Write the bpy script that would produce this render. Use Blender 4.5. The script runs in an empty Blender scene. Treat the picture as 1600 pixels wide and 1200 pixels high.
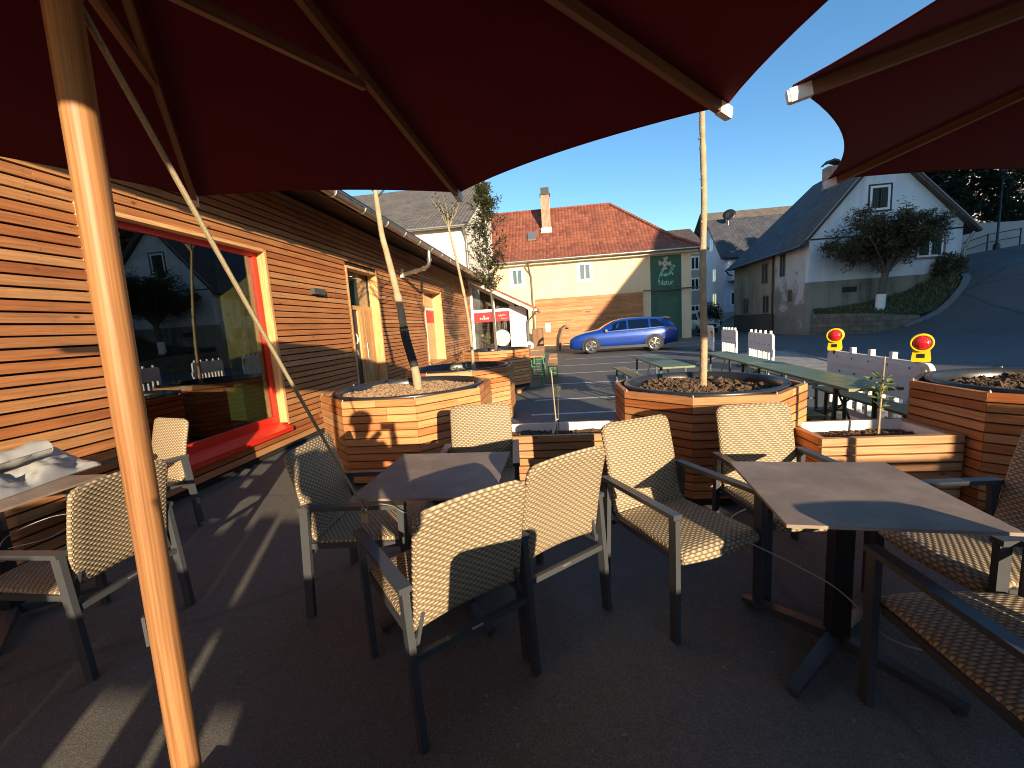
import bpy, math, random
from mathutils import Vector, Matrix, noise
random.seed(7)
R = math.radians
S = bpy.context.scene
COL = S.collection
V = Vector

# ------------------------------------------------------------------ mesh builder
class MB:
    def __init__(s):
        s.v = []; s.f = []; s.uv = []; s.sm = []
    def face(s, pts, uvs=None, smooth=False):
        b = len(s.v); s.v += [tuple(p) for p in pts]
        s.f.append(tuple(range(b, b + len(pts)))); s.sm.append(smooth)
        s.uv.append([tuple(u) for u in uvs] if uvs else [(0, 0)] * len(pts))
    def add(s, verts, faces, uvs=None, smooth=False):
        b = len(s.v); s.v += [tuple(p) for p in verts]
        for i, f in enumerate(faces):
            s.f.append(tuple(b + k for k in f)); s.sm.append(smooth)
            s.uv.append([tuple(u) for u in uvs[i]] if uvs else [(verts[k][0], verts[k][1]) for k in f])
    def hexa(s, p):
        """p: 8 corners, 0-3 one end (ring), 4-7 other end; length runs 0->4"""
        p = [V(q) for q in p]
        L = (p[4] - p[0]).length; a = (p[1] - p[0]).length; c = (p[3] - p[0]).length
        o = random.random() * 3
        F = [(0, 1, 5, 4), (1, 2, 6, 5), (2, 3, 7, 6), (3, 0, 4, 7), (3, 2, 1, 0), (4, 5, 6, 7)]
        w = [a, c, a, c]; U = []; vv = o
        for i in range(4):
            U.append([(0, vv), (0, vv + w[i]), (L, vv + w[i]), (L, vv)]); vv += w[i]
        U.append([(0, o), (a * .3, o), (a * .3, o + c), (0, o + c)]); U.append([(0, o), (a * .3, o), (a * .3, o + c), (0, o + c)])
        s.add(p, F, U)
    def bar(s, p0, p1, w, h, up=(0, 0, 1), w1=None, h1=None):
        """rectangular bar, w across, h along up"""
        p0 = V(p0); p1 = V(p1); d = (p1 - p0).normalized(); up = V(up)
        x = d.cross(up)
        if x.length < 1e-5: x = d.cross(V((1, 0, 0)))
        x.normalize(); y = x.cross(d).normalized()
        w1 = w if w1 is None else w1; h1 = h if h1 is None else h1
        def ring(c, a, b): return [c - x * a / 2 - y * b / 2, c - x * a / 2 + y * b / 2, c + x * a / 2 + y * b / 2, c + x * a / 2 - y * b / 2]
        s.hexa(ring(p0, w, h) + ring(p1, w1, h1))
    def box(s, lo, hi):
        x0, y0, z0 = lo; x1, y1, z1 = hi
        d = [abs(x1 - x0), abs(y1 - y0), abs(z1 - z0)]; k = d.index(max(d))
        if k == 0: p = [(x0, y0, z0), (x0, y0, z1), (x0, y1, z1), (x0, y1, z0), (x1, y0, z0), (x1, y0, z1), (x1, y1, z1), (x1, y1, z0)]
        elif k == 1: p = [(x1, y0, z0), (x1, y0, z1), (x0, y0, z1), (x0, y0, z0), (x1, y1, z0), (x1, y1, z1), (x0, y1, z1), (x0, y1, z0)]
        else: p = [(x0, y0, z0), (x1, y0, z0), (x1, y1, z0), (x0, y1, z0), (x0, y0, z1), (x1, y0, z1), (x1, y1, z1), (x0, y1, z1)]
        s.hexa(p)
    def tube(s, pts, r, n=8, caps=True, smooth=True):
        pts = [V(p) for p in pts]; m = len(pts)
        rr = r if isinstance(r, (list, tuple)) else [r] * m
        t0 = (pts[1] - pts[0]).normalized(); a = t0.cross(V((0, 0, 1)))
        if a.length < 1e-3: a = t0.cross(V((1, 0, 0)))
        a.normalize(); vs = []; uvs = []; L = 0; ls = []
        for i in range(m):
            t = (pts[min(i + 1, m - 1)] - pts[max(i - 1, 0)]).normalized()
            a = (a - t * a.dot(t)).normalized(); b = t.cross(a)
            if i: L += (pts[i] - pts[i - 1]).length
            ls.append(L)
            for k in range(n):
                q = 2 * math.pi * k / n
                vs.append(pts[i] + (a * math.cos(q) + b * math.sin(q)) * rr[i])
        F = []; U = []
        for i in range(m - 1):
            for k in range(n):
                k2 = (k + 1) % n
                F.append((i * n + k, i * n + k2, (i + 1) * n + k2, (i + 1) * n + k))
                c = 2 * math.pi * rr[0] / n
                U.append([(ls[i], k * c), (ls[i], (k + 1) * c), (ls[i + 1], (k + 1) * c), (ls[i + 1], k * c)])
        s.add(vs, F, U, smooth)
        if caps:
            s.face(list(reversed(vs[:n]))); s.face(vs[-n:])
    def cyl(s, p0, p1, r, n=16, r1=None, smooth=True):
        s.tube([p0, p1], [r, r if r1 is None else r1], n, True, smooth)
    def lathe(s, prof, c=(0, 0, 0), n=32, smooth=True):
        """prof: list of (radius, z)"""
        c = V(c); vs = []; F = []; U = []
        for (r, z) in prof:
            for k in range(n):
                q = 2 * math.pi * k / n; vs.append(c + V((r * math.cos(q), r * math.sin(q), z)))
        for i in range(len(prof) - 1):
            for k in range(n):
                k2 = (k + 1) % n
                F.append((i * n + k, i * n + k2, (i + 1) * n + k2, (i + 1) * n + k))
                U.append([(k / n * 3, prof[i][1]), ((k + 1) / n * 3, prof[i][1]), ((k + 1) / n * 3, prof[i + 1][1]), (k / n * 3, prof[i + 1][1])])
        s.add(vs, F, U, smooth)
    def prism(s, poly, ext):
        """poly: 3d points of a planar outline, ext: extrusion vector"""
        poly = [V(p) for p in poly]; e = V(ext); n = len(poly)
        nrm = V((0, 0, 0))
        for i in range(n): nrm += poly[i].cross(poly[(i + 1) % n])
        if nrm.dot(e) > 0: poly.reverse()
        top = [p + e for p in poly]
        ax = (poly[1] - poly[0]).normalized(); ay = nrm.normalized().cross(ax)
        uv = lambda p: ((p - poly[0]).dot(ax), (p - poly[0]).dot(ay))
        vs = poly + top
        F = [tuple(range(n)), tuple(range(2 * n - 1, n - 1, -1))]
        U = [[uv(p) for p in poly], [uv(p) for p in reversed(top)]]
        h = e.length
        for i in range(n):
            j = (i + 1) % n; l = (poly[j] - poly[i]).length
            F.append((j, i, n + i, n + j)); U.append([(l, 0), (0, 0), (0, h), (l, h)])
        s.add(vs, F, U)
    def grid(s, P, smooth=True, uv=None, flip=False):
        """P[i][j] points"""
        m = len(P); n = len(P[0]); vs = [p for row in P for p in row]; F = []; U = []
        for i in range(m - 1):
            for j in range(n - 1):
                f = (i * n + j, i * n + j + 1, (i + 1) * n + j + 1, (i + 1) * n + j)
                if flip: f = f[::-1]
                F.append(f)
                U.append([uv(k // n, k % n) if uv else (vs[k][0], vs[k][1]) for k in f])
        s.add(vs, F, U, smooth)
    def blob(s, c, r, k=1.0, sub=0, squash=1.0):
        """a small irregular lump"""
        c = V(c)
        dirs = [(1, 0, 0), (-1, 0, 0), (0, 1, 0), (0, -1, 0), (0, 0, 1), (0, 0, -1)]
        a = random.random() * 6; M = Matrix.Rotation(a, 3, 'Z') @ Matrix.Rotation(a * 1.7, 3, 'X')
        vs = []
        for d in dirs:
            q = M @ V(d) * r * (0.6 + 0.7 * random.random()); q.z *= squash; vs.append(c + q)
        s.add(vs, [(0, 2, 4), (2, 1, 4), (1, 3, 4), (3, 0, 4), (2, 0, 5), (1, 2, 5), (3, 1, 5), (0, 3, 5)], None, False)
    def leaf(s, c, d, up, l, w):
        """folded leaf, two faces"""
        c = V(c); d = V(d).normalized(); x = d.cross(V(up))
        if x.length < 1e-4: x = d.cross(V((1, 0, 0)))
        x.normalize(); n = x.cross(d)
        a = c; b = c + d * l; m1 = c + d * l * .5 + x * w * .5 + n * w * .18; m2 = c + d * l * .5 - x * w * .5 + n * w * .18
        bs = len(s.v); s.v += [tuple(a), tuple(m1), tuple(b), tuple(m2)]
        s.f += [(bs, bs + 1, bs + 2), (bs, bs + 2, bs + 3)]; s.sm += [False, False]
        s.uv += [[(0, 0), (.5, .5), (1, 0)], [(0, 0), (1, 0), (.5, -.5)]]
    def build(s, name, mat, parent=None):
        me = bpy.data.meshes.new(name)
        me.from_pydata(s.v, [], s.f)
        uvl = me.uv_layers.new(name='UVMap')
        flat = [c for f in s.uv for u in f for c in u]
        uvl.data.foreach_set('uv', flat)
        me.polygons.foreach_set('use_smooth', s.sm)
        if mat: me.materials.append(mat)
        me.update()
        o = bpy.data.objects.new(name, me); COL.objects.link(o)
        if parent: o.parent = parent
        return o

def thing(name, label, cat, loc=(0, 0, 0), rz=0, group=None):
    o = bpy.data.objects.new(name, None); COL.objects.link(o)
    o.empty_display_size = .1
    o.location = loc; o.rotation_euler = (0, 0, rz)
    return tag(o, label, cat, group)
def tag(o, label, cat, group=None):
    o['label'] = label; o['category'] = cat
    if group: o['group'] = group
    return o
def struct(o):
    o['kind'] = 'structure'; return o
def copy_tree(o, parent=None):
    c = o.copy(); COL.objects.link(c)
    if parent: c.parent = parent
    for ch in [x for x in bpy.data.objects if x.parent == o]:
        copy_tree(ch, c)
    return c
def dup(o, loc, rz, label, group=None):
    c = copy_tree(o); c.location = loc; c.rotation_euler = (0, 0, rz)
    c['label'] = label
    if group: c['group'] = group
    return c

# ------------------------------------------------------------------ materials
def new_mat(name):
    m = bpy.data.materials.new(name); m.use_nodes = True
    nt = m.node_tree; b = nt.nodes['Principled BSDF']
    return m, nt, b
def N(nt, t, **kw):
    n = nt.nodes.new(t)
    for k, v in kw.items(): setattr(n, k, v)
    return n
def lk(nt, a, b): nt.links.new(a, b)
def math_n(nt, op, a, b=None, c=None):
    n = N(nt, 'ShaderNodeMath', operation=op)
    for i, x in enumerate((a, b, c)):
        if x is None: continue
        if isinstance(x, (int, float)): n.inputs[i].default_value = x
        else: lk(nt, x, n.inputs[i])
    return n.outputs[0]
def ramp(nt, fac, stops):
    r = N(nt, 'ShaderNodeValToRGB'); e = r.color_ramp.elements
    while len(e) < len(stops): e.new(0.5)
    for i, (p, c) in enumerate(stops):
        e[i].position = p; e[i].color = (c[0], c[1], c[2], 1)
    lk(nt, fac, r.inputs[0]); return r.outputs[0]
def mixc(nt, fac, a, b, blend='MIX'):
    m = N(nt, 'ShaderNodeMix', data_type='RGBA', blend_type=blend)
    for i, x in ((0, fac), (6, a), (7, b)):
        if isinstance(x, (int, float)): m.inputs[i].default_value = x
        elif isinstance(x, tuple): m.inputs[i].default_value = (x[0], x[1], x[2], 1)
        else: lk(nt, x, m.inputs[i])
    return m.outputs[2]
def noise_n(nt, vec, scale, detail=4, rough=.55, dims='3D', w=None):
    n = N(nt, 'ShaderNodeTexNoise', noise_dimensions=dims)
    n.inputs['Scale'].default_value = scale; n.inputs['Detail'].default_value = detail
    n.inputs['Roughness'].default_value = rough
    if vec is not None: lk(nt, vec, n.inputs['Vector'])
    if w is not None: lk(nt, w, n.inputs['W'])
    return n.outputs['Fac']
def mapping(nt, vec, scale=(1, 1, 1), loc=(0, 0, 0)):
    m = N(nt, 'ShaderNodeMapping'); m.inputs['Scale'].default_value = scale; m.inputs['Location'].default_value = loc
    lk(nt, vec, m.inputs['Vector']); return m.outputs[0]
def bump(nt, b, h, strength=.3, dist=.01):
    n = N(nt, 'ShaderNodeBump'); n.inputs['Strength'].default_value = strength; n.inputs['Distance'].default_value = dist
    lk(nt, h, n.inputs['Height']); lk(nt, n.outputs[0], b.inputs['Normal'])
def obj_co(nt): return N(nt, 'ShaderNodeTexCoord').outputs['Object']
def uv_co(nt): return N(nt, 'ShaderNodeTexCoord').outputs['UV']

def plain(name, col, rough=.5, metal=0, spec=.5, var=.15, scale=8, bmp=0.05, bscale=60):
    """paint / metal / plastic with slight blotchy variation and micro bump"""
    m, nt, b = new_mat(name); co = obj_co(nt)
    f = noise_n(nt, co, scale, 5)
    c = mixc(nt, f, tuple(x * (1 - var) for x in col), tuple(min(1, x * (1 + var)) for x in col))
    lk(nt, c, b.inputs['Base Color'])
    f2 = noise_n(nt, co, scale * 4, 3)
    lk(nt, math_n(nt, 'MULTIPLY_ADD', f2, .25, rough - .12), b.inputs['Roughness'])
    b.inputs['Metallic'].default_value = metal; b.inputs['Specular IOR Level'].default_value = spec
    if bmp: bump(nt, b, noise_n(nt, co, bscale, 3), bmp, .01)
    return m
def wood(name, stops, gu=2.0, gv=62, rough=.55, knots=True, bmp=.25, spec=.35, darken=.62, wob_k=3.0):
    """boards: colour per island, grain along U"""
    m, nt, b = new_mat(name)
    geo = N(nt, 'ShaderNodeNewGeometry'); rnd = geo.outputs['Random Per Island']
    co = uv_co(nt)
    sep = N(nt, 'ShaderNodeSeparateXYZ'); lk(nt, co, sep.inputs[0])
    off = math_n(nt, 'MULTIPLY', rnd, 53.7)
    cmb = N(nt, 'ShaderNodeCombineXYZ')
    wob = noise_n(nt, mapping(nt, co, (2.2, 3, 1)), 1.0, 2)
    lk(nt, math_n(nt, 'MULTIPLY', sep.outputs[0], gu), cmb.inputs[0])
    lk(nt, math_n(nt, 'ADD', math_n(nt, 'MULTIPLY', sep.outputs[1], gv), math_n(nt, 'MULTIPLY', wob, wob_k)), cmb.inputs[1])
    lk(nt, off, cmb.inputs[2])
    g = noise_n(nt, cmb.outputs[0], 1.0, 6, .68)
    base = ramp(nt, math_n(nt, 'FRACT', math_n(nt, 'MULTIPLY', rnd, 7.31)), stops)
    gr = ramp(nt, g, [(.3, (darken, darken * .85, darken * .75)), (.62, (1.12, 1.1, 1.08))])
    c = mixc(nt, 1.0, base, gr, 'MULTIPLY')
    if knots:
        vo = N(nt, 'ShaderNodeTexVoronoi'); vo.inputs['Scale'].default_value = 1
        cm2 = N(nt, 'ShaderNodeCombineXYZ')
        lk(nt, math_n(nt, 'MULTIPLY', sep.outputs[0], 3.1), cm2.inputs[0])
        lk(nt, math_n(nt, 'MULTIPLY', sep.outputs[1], 6.0), cm2.inputs[1]); lk(nt, off, cm2.inputs[2])
        lk(nt, cm2.outputs[0], vo.inputs['Vector'])
        k = ramp(nt, vo.outputs['Distance'], [(.03, (.25, .12, .06)), (.11, (1, 1, 1))])
        c = mixc(nt, .8, c, k, 'MULTIPLY')
    big = ramp(nt, noise_n(nt, obj_co(nt), .9, 5, .6), [(.32, (.80, .79, .78)), (.66, (1.10, 1.08, 1.06))])
    c = mixc(nt, 1.0, c, big, 'MULTIPLY')
    lk(nt, c, b.inputs['Base Color'])
    lk(nt, math_n(nt, 'MULTIPLY_ADD', g, .3, rough - .15), b.inputs['Roughness'])
    b.inputs['Specular IOR Level'].default_value = spec
    bump(nt, b, g, bmp, .004)
    return m

def render_mat(name, col, var):
    """wall plaster: cloudy patches, vertical rain streaks, grain"""
    m, nt, b = new_mat(name); co = obj_co(nt)
    a = noise_n(nt, co, .55, 6, .6); s = noise_n(nt, mapping(nt, co, (3.2, 3.2, .22)), 1.0, 5, .6); g = noise_n(nt, co, 9, 5, .7)
    t = math_n(nt, 'ADD', math_n(nt, 'MULTIPLY', a, .5), math_n(nt, 'ADD', math_n(nt, 'MULTIPLY', s, .35), math_n(nt, 'MULTIPLY', g, .15)))
    c = ramp(nt, t, [(.34, tuple(x * (1 - 1.6 * var) for x in col)), (.50, col), (.66, tuple(min(.85, x * (1 + .5 * var)) for x in col))])
    lk(nt, c, b.inputs['Base Color']); b.inputs['Roughness'].default_value = .92; b.inputs['Specular IOR Level'].default_value = .2
    bump(nt, b, noise_n(nt, co, 34, 5), .35, .012)
    return m
M = {}
LARCH = [(0, (.40, .150, .049)), (.3, (.47, .21, .078)), (.55, (.33, .110, .036)), (.75, (.52, .275, .115)), (1, (.42, .166, .056))]
M['larch'] = wood('larch_cladding', LARCH)
M['larch_planter'] = wood('larch_planter', [(0, (.50, .20, .068)), (.35, (.61, .31, .125)), (.6, (.46, .155, .048)), (.8, (.64, .36, .16)), (1, (.54, .225, .08))])
M['trough_wood'] = wood('trough_wood', [(0, (.46, .23, .10)), (.5, (.55, .31, .15)), (1, (.42, .19, .08))])
M['reveal_wood'] = wood('reveal_wood', [(0, (.66, .36, .15)), (1, (.72, .44, .20))], knots=True)
M['oak'] = wood('oak_mast', [(0, (.40, .200, .082)), (1, (.40, .200, .082))], gu=2.2, gv=170, rough=.48, knots=False, bmp=.10, spec=.35, darken=.58, wob_k=1.5)
M['oak_dark'] = wood('oak_ribs', [(0, (.22, .112, .055)), (1, (.26, .135, .066))], gu=1.5, gv=90, rough=.5, knots=False, bmp=.1)
M['panel_oak'] = wood('olive_oak_panel', [(0, (.155, .14, .045)), (.5, (.21, .185, .065)), (1, (.175, .155, .05))], gu=3, gv=24, knots=False)
M['beer_wood'] = wood('beer_table_wood', [(0, (.52, .27, .10)), (1, (.60, .34, .14))], knots=False, rough=.4)
M['dark_wood'] = wood('dark_batten', [(0, (.05, .03, .02)), (1, (.08, .045, .03))], knots=False)
M['backing'] = plain('facade_membrane', (.012, .011, .011), .9)
M['anthracite'] = plain('anthracite_powder_coat', (.052, .056, .06), .38, 0.0, .6, .1, 30, .03, 300)
M['steel'] = plain('galvanised_steel', (.42, .42, .40), .42, .8, .5, .25, 12)
M['zinc'] = plain('zinc_gutter', (.40, .37, .32), .38, .85, .5, .3, 6)
M['black_plastic'] = plain('black_plastic', (.018, .019, .022), .35, 0, .5, .2, 10)
M['black_metal'] = plain('black_metal', (.015, .015, .016), .4, 0, .5, .15, 20)
M['red_paint'] = plain('red_window_paint', (.62, .028, .012), .32, 0, .5, .05, 4, .02)
M['white_render'] = render_mat('cream_render', (.74, .70, .58), .12)
M['beige_render'] = render_mat('beige_render', (.70, .53, .34), .14)
M['beige_trim'] = plain('beige_fascia', (.70, .62, .48), .8, 0, .2, .05, 2)
M['white_paint'] = plain('white_paint', (.78, .76, .72), .5, 0, .4, .06, 4)
M['white_plastic'] = plain('white_barrier_plastic', (.83, .78, .71), .5, 0, .4, .10, 5)
M['green_paint'] = plain('dark_green_gate', (.018, .075, .045), .55, 0, .4, .12, 1.5)
M['green_door'] = plain('green_door_panel', (.021, .084, .051), .5, 0, .4, .1, 2)
M['mint'] = plain('mint_lettering', (.27, .60, .47), .6)
M['cream_letter'] = plain('cream_lettering', (.62, .60, .46), .6)
M['pink'] = plain('pink_lettering', (.62, .33, .27), .6)
M['sign_red'] = plain('sign_red', (.62, .02, .03), .45)
M['green_steel'] = plain('green_steel_legs', (.035, .20, .085), .45, 0, .5, .2, 12)
M['dark_green_steel'] = plain('dark_green_steel', (.018, .05, .032), .45, 0, .5, .2, 12)
M['brick'] = None
M['asphalt'] = None
M['chrome'] = plain('chrome', (.7, .7, .7), .15, 1, .5, .03, 8, 0)
M['brass'] = plain('padlock_brass', (.55, .47, .30), .35, .8, .5, .2, 40)
M['yellow'] = plain('yellow_lamp_body', (.80, .56, .01), .4, 0, .5, .08, 8)
M['van_white'] = plain('white_van_paint', (.72, .74, .76), .3, 0, .5, .04, 3, 0)
M['rubber'] = plain('tyre_rubber', (.016, .016, .017), .7)
M['bark_pale'] = plain('pale_bark', (.36, .285, .17), .85, 0, .2, .40, 14, .6, 50)
M['bark_grey'] = plain('grey_bark', (.13, .105, .085), .9, 0, .2, .40, 9, .6, 40)
M['sleeve'] = plain('black_trunk_sleeve', (.022, .021, .020), .8)
M['soil'] = plain('soil', (.115, .072, .042), .95, 0, .2, .45, 22, .6, 60)
M['soil_light'] = plain('dry_bark_mulch', (.33, .215, .12), .95, 0, .2, .45, 26, .6, 60)
M['grass'] = plain('grass_bank', (.055, .062, .025), .95, 0, .2, .5, 2.2, .5, 20)
M['tarp'] = plain('grey_tarp', (.34, .335, .32), .36, 0, .5, .08, 6, .1, 30)
M['rope'] = plain('braided_rope', (.36, .30, .185), .8, 0, .3, .25, 120, .4, 300)
M['label'] = plain('plant_label', (.75, .74, .72), .5)
M['grey_house'] = plain('grey_house_render', (.33, .31, .27), .9, 0, .2, .1, 1)
M['blue_house'] = render_mat('pale_blue_render', (.54, .58, .68), .14)
M['blue_lit'] = plain('blue_render_lit', (.58, .62, .66), .9, 0, .2, .06, .8)  # paler copy of the blue render: light on the front painted in
M['ochre_house'] = render_mat('ochre_render', (.42, .32, .215), .28)
M['brown_plinth'] = plain('brown_plinth', (.12, .09, .075), .9, 0, .2, .2, 2)
M['concrete'] = plain('concrete_wall', (.42, .40, .36), .9, 0, .2, .2, 1.5, .3, 20)
M['kerb'] = plain('kerb_stone', (.20, .195, .185), .85, 0, .2, .2, 3, .3, 30)
M['line_paint'] = plain('road_line_paint', (.58, .57, .54), .8, 0, .2, .25, 12)
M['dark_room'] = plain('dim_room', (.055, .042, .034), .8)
M['awning'] = plain('beige_awning', (.45, .33, .22), .8)
M['jacket'] = plain('dark_jacket', (.04, .045, .06), .9)
M['hair'] = plain('dark_hair', (.03, .02, .015), .8)
M['curtain'] = plain('window_curtain', (.30, .30, .30), .9, 0, .2, .4, 14)
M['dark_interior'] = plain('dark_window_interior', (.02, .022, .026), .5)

def mk_weathered():
    m, nt, b = new_mat('weathered_white_render'); co = obj_co(nt)
    f = noise_n(nt, co, .9, 7, .65)
    sep = N(nt, 'ShaderNodeSeparateXYZ'); lk(nt, co, sep.inputs[0])
    h = math_n(nt, 'MULTIPLY_ADD', sep.outputs[2], -.10, .52)      # peeling low on the wall
    t = math_n(nt, 'ADD', f, h)
    c = ramp(nt, t, [(.50, (.60, .60, .58)), (.72, (.52, .51, .48)), (.80, (.30, .27, .23)), (1, (.22, .19, .16))])
    lk(nt, c, b.inputs['Base Color']); b.inputs['Roughness'].default_value = .92
    bump(nt, b, noise_n(nt, co, 7, 6), .4, .03)
    return m
M['weathered'] = mk_weathered()
M['gable_white'] = render_mat('gable_white_render', (.68, .69, .70), .16)
M['gable_plinth'] = render_mat('gable_plinth_render', (.28, .24, .19), .40)

def mk_wicker(name, base, dark):
    m, nt, b = new_mat(name); co = uv_co(nt)
    sep = N(nt, 'ShaderNodeSeparateXYZ'); lk(nt, co, sep.inputs[0])
    pu, pv = .034, .0130
    v = math_n(nt, 'DIVIDE', sep.outputs[1], pv); row = math_n(nt, 'FLOOR', v); fv = math_n(nt, 'FRACT', v)
    u = math_n(nt, 'ADD', math_n(nt, 'DIVIDE', sep.outputs[0], pu), math_n(nt, 'MULTIPLY', row, .5))
    a = math_n(nt, 'MULTIPLY_ADD', math_n(nt, 'COSINE', math_n(nt, 'MULTIPLY', u, 2 * math.pi)), .5, .5)
    d = math_n(nt, 'MULTIPLY_ADD', fv, 2, -1)
    prof = math_n(nt, 'SQRT', math_n(nt, 'MAXIMUM', math_n(nt, 'SUBTRACT', 1, math_n(nt, 'MULTIPLY', d, d)), 0))
    h = math_n(nt, 'MULTIPLY', prof, math_n(nt, 'MULTIPLY_ADD', a, .75, .25))
    rn = N(nt, 'ShaderNodeTexWhiteNoise', noise_dimensions='1D'); lk(nt, row, rn.inputs['W'])
    n2 = noise_n(nt, mapping(nt, co, (40, 300, 1)), 1, 3)
    c = ramp(nt, h, [(.10, dark), (.45, tuple(x * .52 for x in base)), (.85, base)])
    c2 = mixc(nt, math_n(nt, 'MULTIPLY_ADD', n2, .5, math_n(nt, 'MULTIPLY', rn.outputs[0], .25)), c, tuple(x * .72 for x in base), 'MIX')
    c = mixc(nt, .55, c, c2)
    lk(nt, c, b.inputs['Base Color']); b.inputs['Roughness'].default_value = .5; b.inputs['Specular IOR Level'].default_value = .35
    bump(nt, b, h, .9, .005)
    return m
M['wicker'] = mk_wicker('woven_resin', (.50, .385, .24), (.05, .034, .020))

def mk_fabric():
    m, nt, b = new_mat('maroon_canopy'); co = obj_co(nt)
    f = noise_n(nt, co, 3, 4)
    c = mixc(nt, f, (.112, .0065, .017), (.142, .0095, .022))
    lk(nt, c, b.inputs['Base Color']); b.inputs['Roughness'].default_value = .85; b.inputs['Specular IOR Level'].default_value = .15
    bump(nt, b, noise_n(nt, co, 500, 2), .15, .002); b.inputs['Sheen Weight'].default_value = .07; b.inputs['Sheen Roughness'].default_value = .4
    tr = N(nt, 'ShaderNodeBsdfTranslucent'); tr.inputs[0].default_value = (.25, .010, .014, 1)
    mx = N(nt, 'ShaderNodeMixShader'); mx.inputs[0].default_value = .08
    lk(nt, b.outputs[0], mx.inputs[1]); lk(nt, tr.outputs[0], mx.inputs[2])
    lk(nt, mx.outputs[0], nt.nodes['Material Output'].inputs[0])
    return m
M['canopy'] = mk_fabric()

def mk_glass(name, tint=(.72, .76, .74), ior=1.5, rough=0.0):
    m, nt, b = new_mat(name); nt.nodes.remove(b)
    t = N(nt, 'ShaderNodeBsdfTransparent'); t.inputs[0].default_value = (*tint, 1)
    g = N(nt, 'ShaderNodeBsdfGlossy'); g.inputs['Roughness'].default_value = rough; g.inputs[0].default_value = (1, 1, 1, 1)
    fr = N(nt, 'ShaderNodeFresnel'); bf = N(nt, 'ShaderNodeNewGeometry').outputs['Backfacing']; lk(nt, math_n(nt, 'MULTIPLY_ADD', bf, 1 / ior - ior, ior), fr.inputs[0])
    f = math_n(nt, 'MINIMUM', math_n(nt, 'MULTIPLY_ADD', fr.outputs[0], 1.6, .04), 1.0)
    mx = N(nt, 'ShaderNodeMixShader'); lk(nt, f, mx.inputs[0])
    lk(nt, t.outputs[0], mx.inputs[1]); lk(nt, g.outputs[0], mx.inputs[2])
    lk(nt, mx.outputs[0], nt.nodes['Material Output'].inputs[0])
    return m
M['glass'] = mk_glass('window_glass')
M['car_glass'] = mk_glass('car_glass', (.16, .19, .20))

def mk_slate():
    m, nt, b = new_mat('stone_look_tabletop'); co = obj_co(nt)
    f = noise_n(nt, co, 3.2, 9, .68); g = noise_n(nt, mapping(nt, co, (1, 2.6, 1), (3, 1, 0)), 5, 8, .7)
    c = ramp(nt, f, [(.30, (.12, .088, .070)), (.5, (.225, .168, .132)), (.68, (.36, .285, .23))])
    c = mixc(nt, math_n(nt, 'MULTIPLY', g, .5), c, (.34, .27, .215))
    lk(nt, c, b.inputs['Base Color'])
    lk(nt, math_n(nt, 'MULTIPLY_ADD', g, .3, .34), b.inputs['Roughness']); b.inputs['Specular IOR Level'].default_value = .28
    bump(nt, b, noise_n(nt, co, 40, 5), .08, .005)
    return m
M['slate'] = mk_slate()

def mk_asphalt(name, col, spots=.5, cracks=.35):
    m, nt, b = new_mat(name); co = obj_co(nt)
    f = noise_n(nt, co, .7, 6, .6); g = noise_n(nt, co, 160, 3, .7); k = noise_n(nt, co, 9, 5, .7)
    c = mixc(nt, f, tuple(x * .72 for x in col), tuple(x * 1.3 for x in col))
    c = mixc(nt, ramp(nt, g, [(.45, (0, 0, 0)), (.75, (spots, spots, spots))]), c, tuple(min(1, x * 3.2 + .02) for x in col))
    c = mixc(nt, ramp(nt, k, [(.55, (0, 0, 0)), (.8, (.35, .35, .35))]), c, tuple(x * .55 for x in col))
    vo = N(nt, 'ShaderNodeTexVoronoi', feature='DISTANCE_TO_EDGE'); vo.inputs['Scale'].default_value = .23; vo.inputs['Randomness'].default_value = 1
    wv = N(nt, 'ShaderNodeTexNoise'); wv.inputs['Scale'].default_value = 1.1; wv.inputs['Detail'].default_value = 5; lk(nt, co, wv.inputs['Vector'])
    lk(nt, mixc(nt, .22, co, wv.outputs['Color']), vo.inputs['Vector'])
    ck = ramp(nt, vo.outputs['Distance'], [(.0, (.35, .35, .35)), (.006, (1, 1, 1))])
    pa = N(nt, 'ShaderNodeTexVoronoi'); pa.inputs['Scale'].default_value = .16; lk(nt, co, pa.inputs['Vector'])
    pc = ramp(nt, math_n(nt, 'FRACT', math_n(nt, 'MULTIPLY', pa.outputs['Color'], 3.7)), [(0, (.90, .90, .90)), (1, (1.10, 1.10, 1.10))])
    c = mixc(nt, cracks, c, ck, 'MULTIPLY'); c = mixc(nt, 1.0, c, pc, 'MULTIPLY')
    lk(nt, c, b.inputs['Base Color'])
    lk(nt, math_n(nt, 'MULTIPLY_ADD', k, .3, .62), b.inputs['Roughness']); b.inputs['Specular IOR Level'].default_value = .35
    bump(nt, b, math_n(nt, 'ADD', g, noise_n(nt, co, 420, 2)), .45, .006)
    return m
M['asphalt'] = mk_asphalt('asphalt', (.104, .100, .088))
M['terrace_asphalt'] = mk_asphalt('terrace_asphalt', (.078, .068, .060))
M['road_asphalt'] = mk_asphalt('road_asphalt', (.092, .091, .090), .4, .8)

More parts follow.
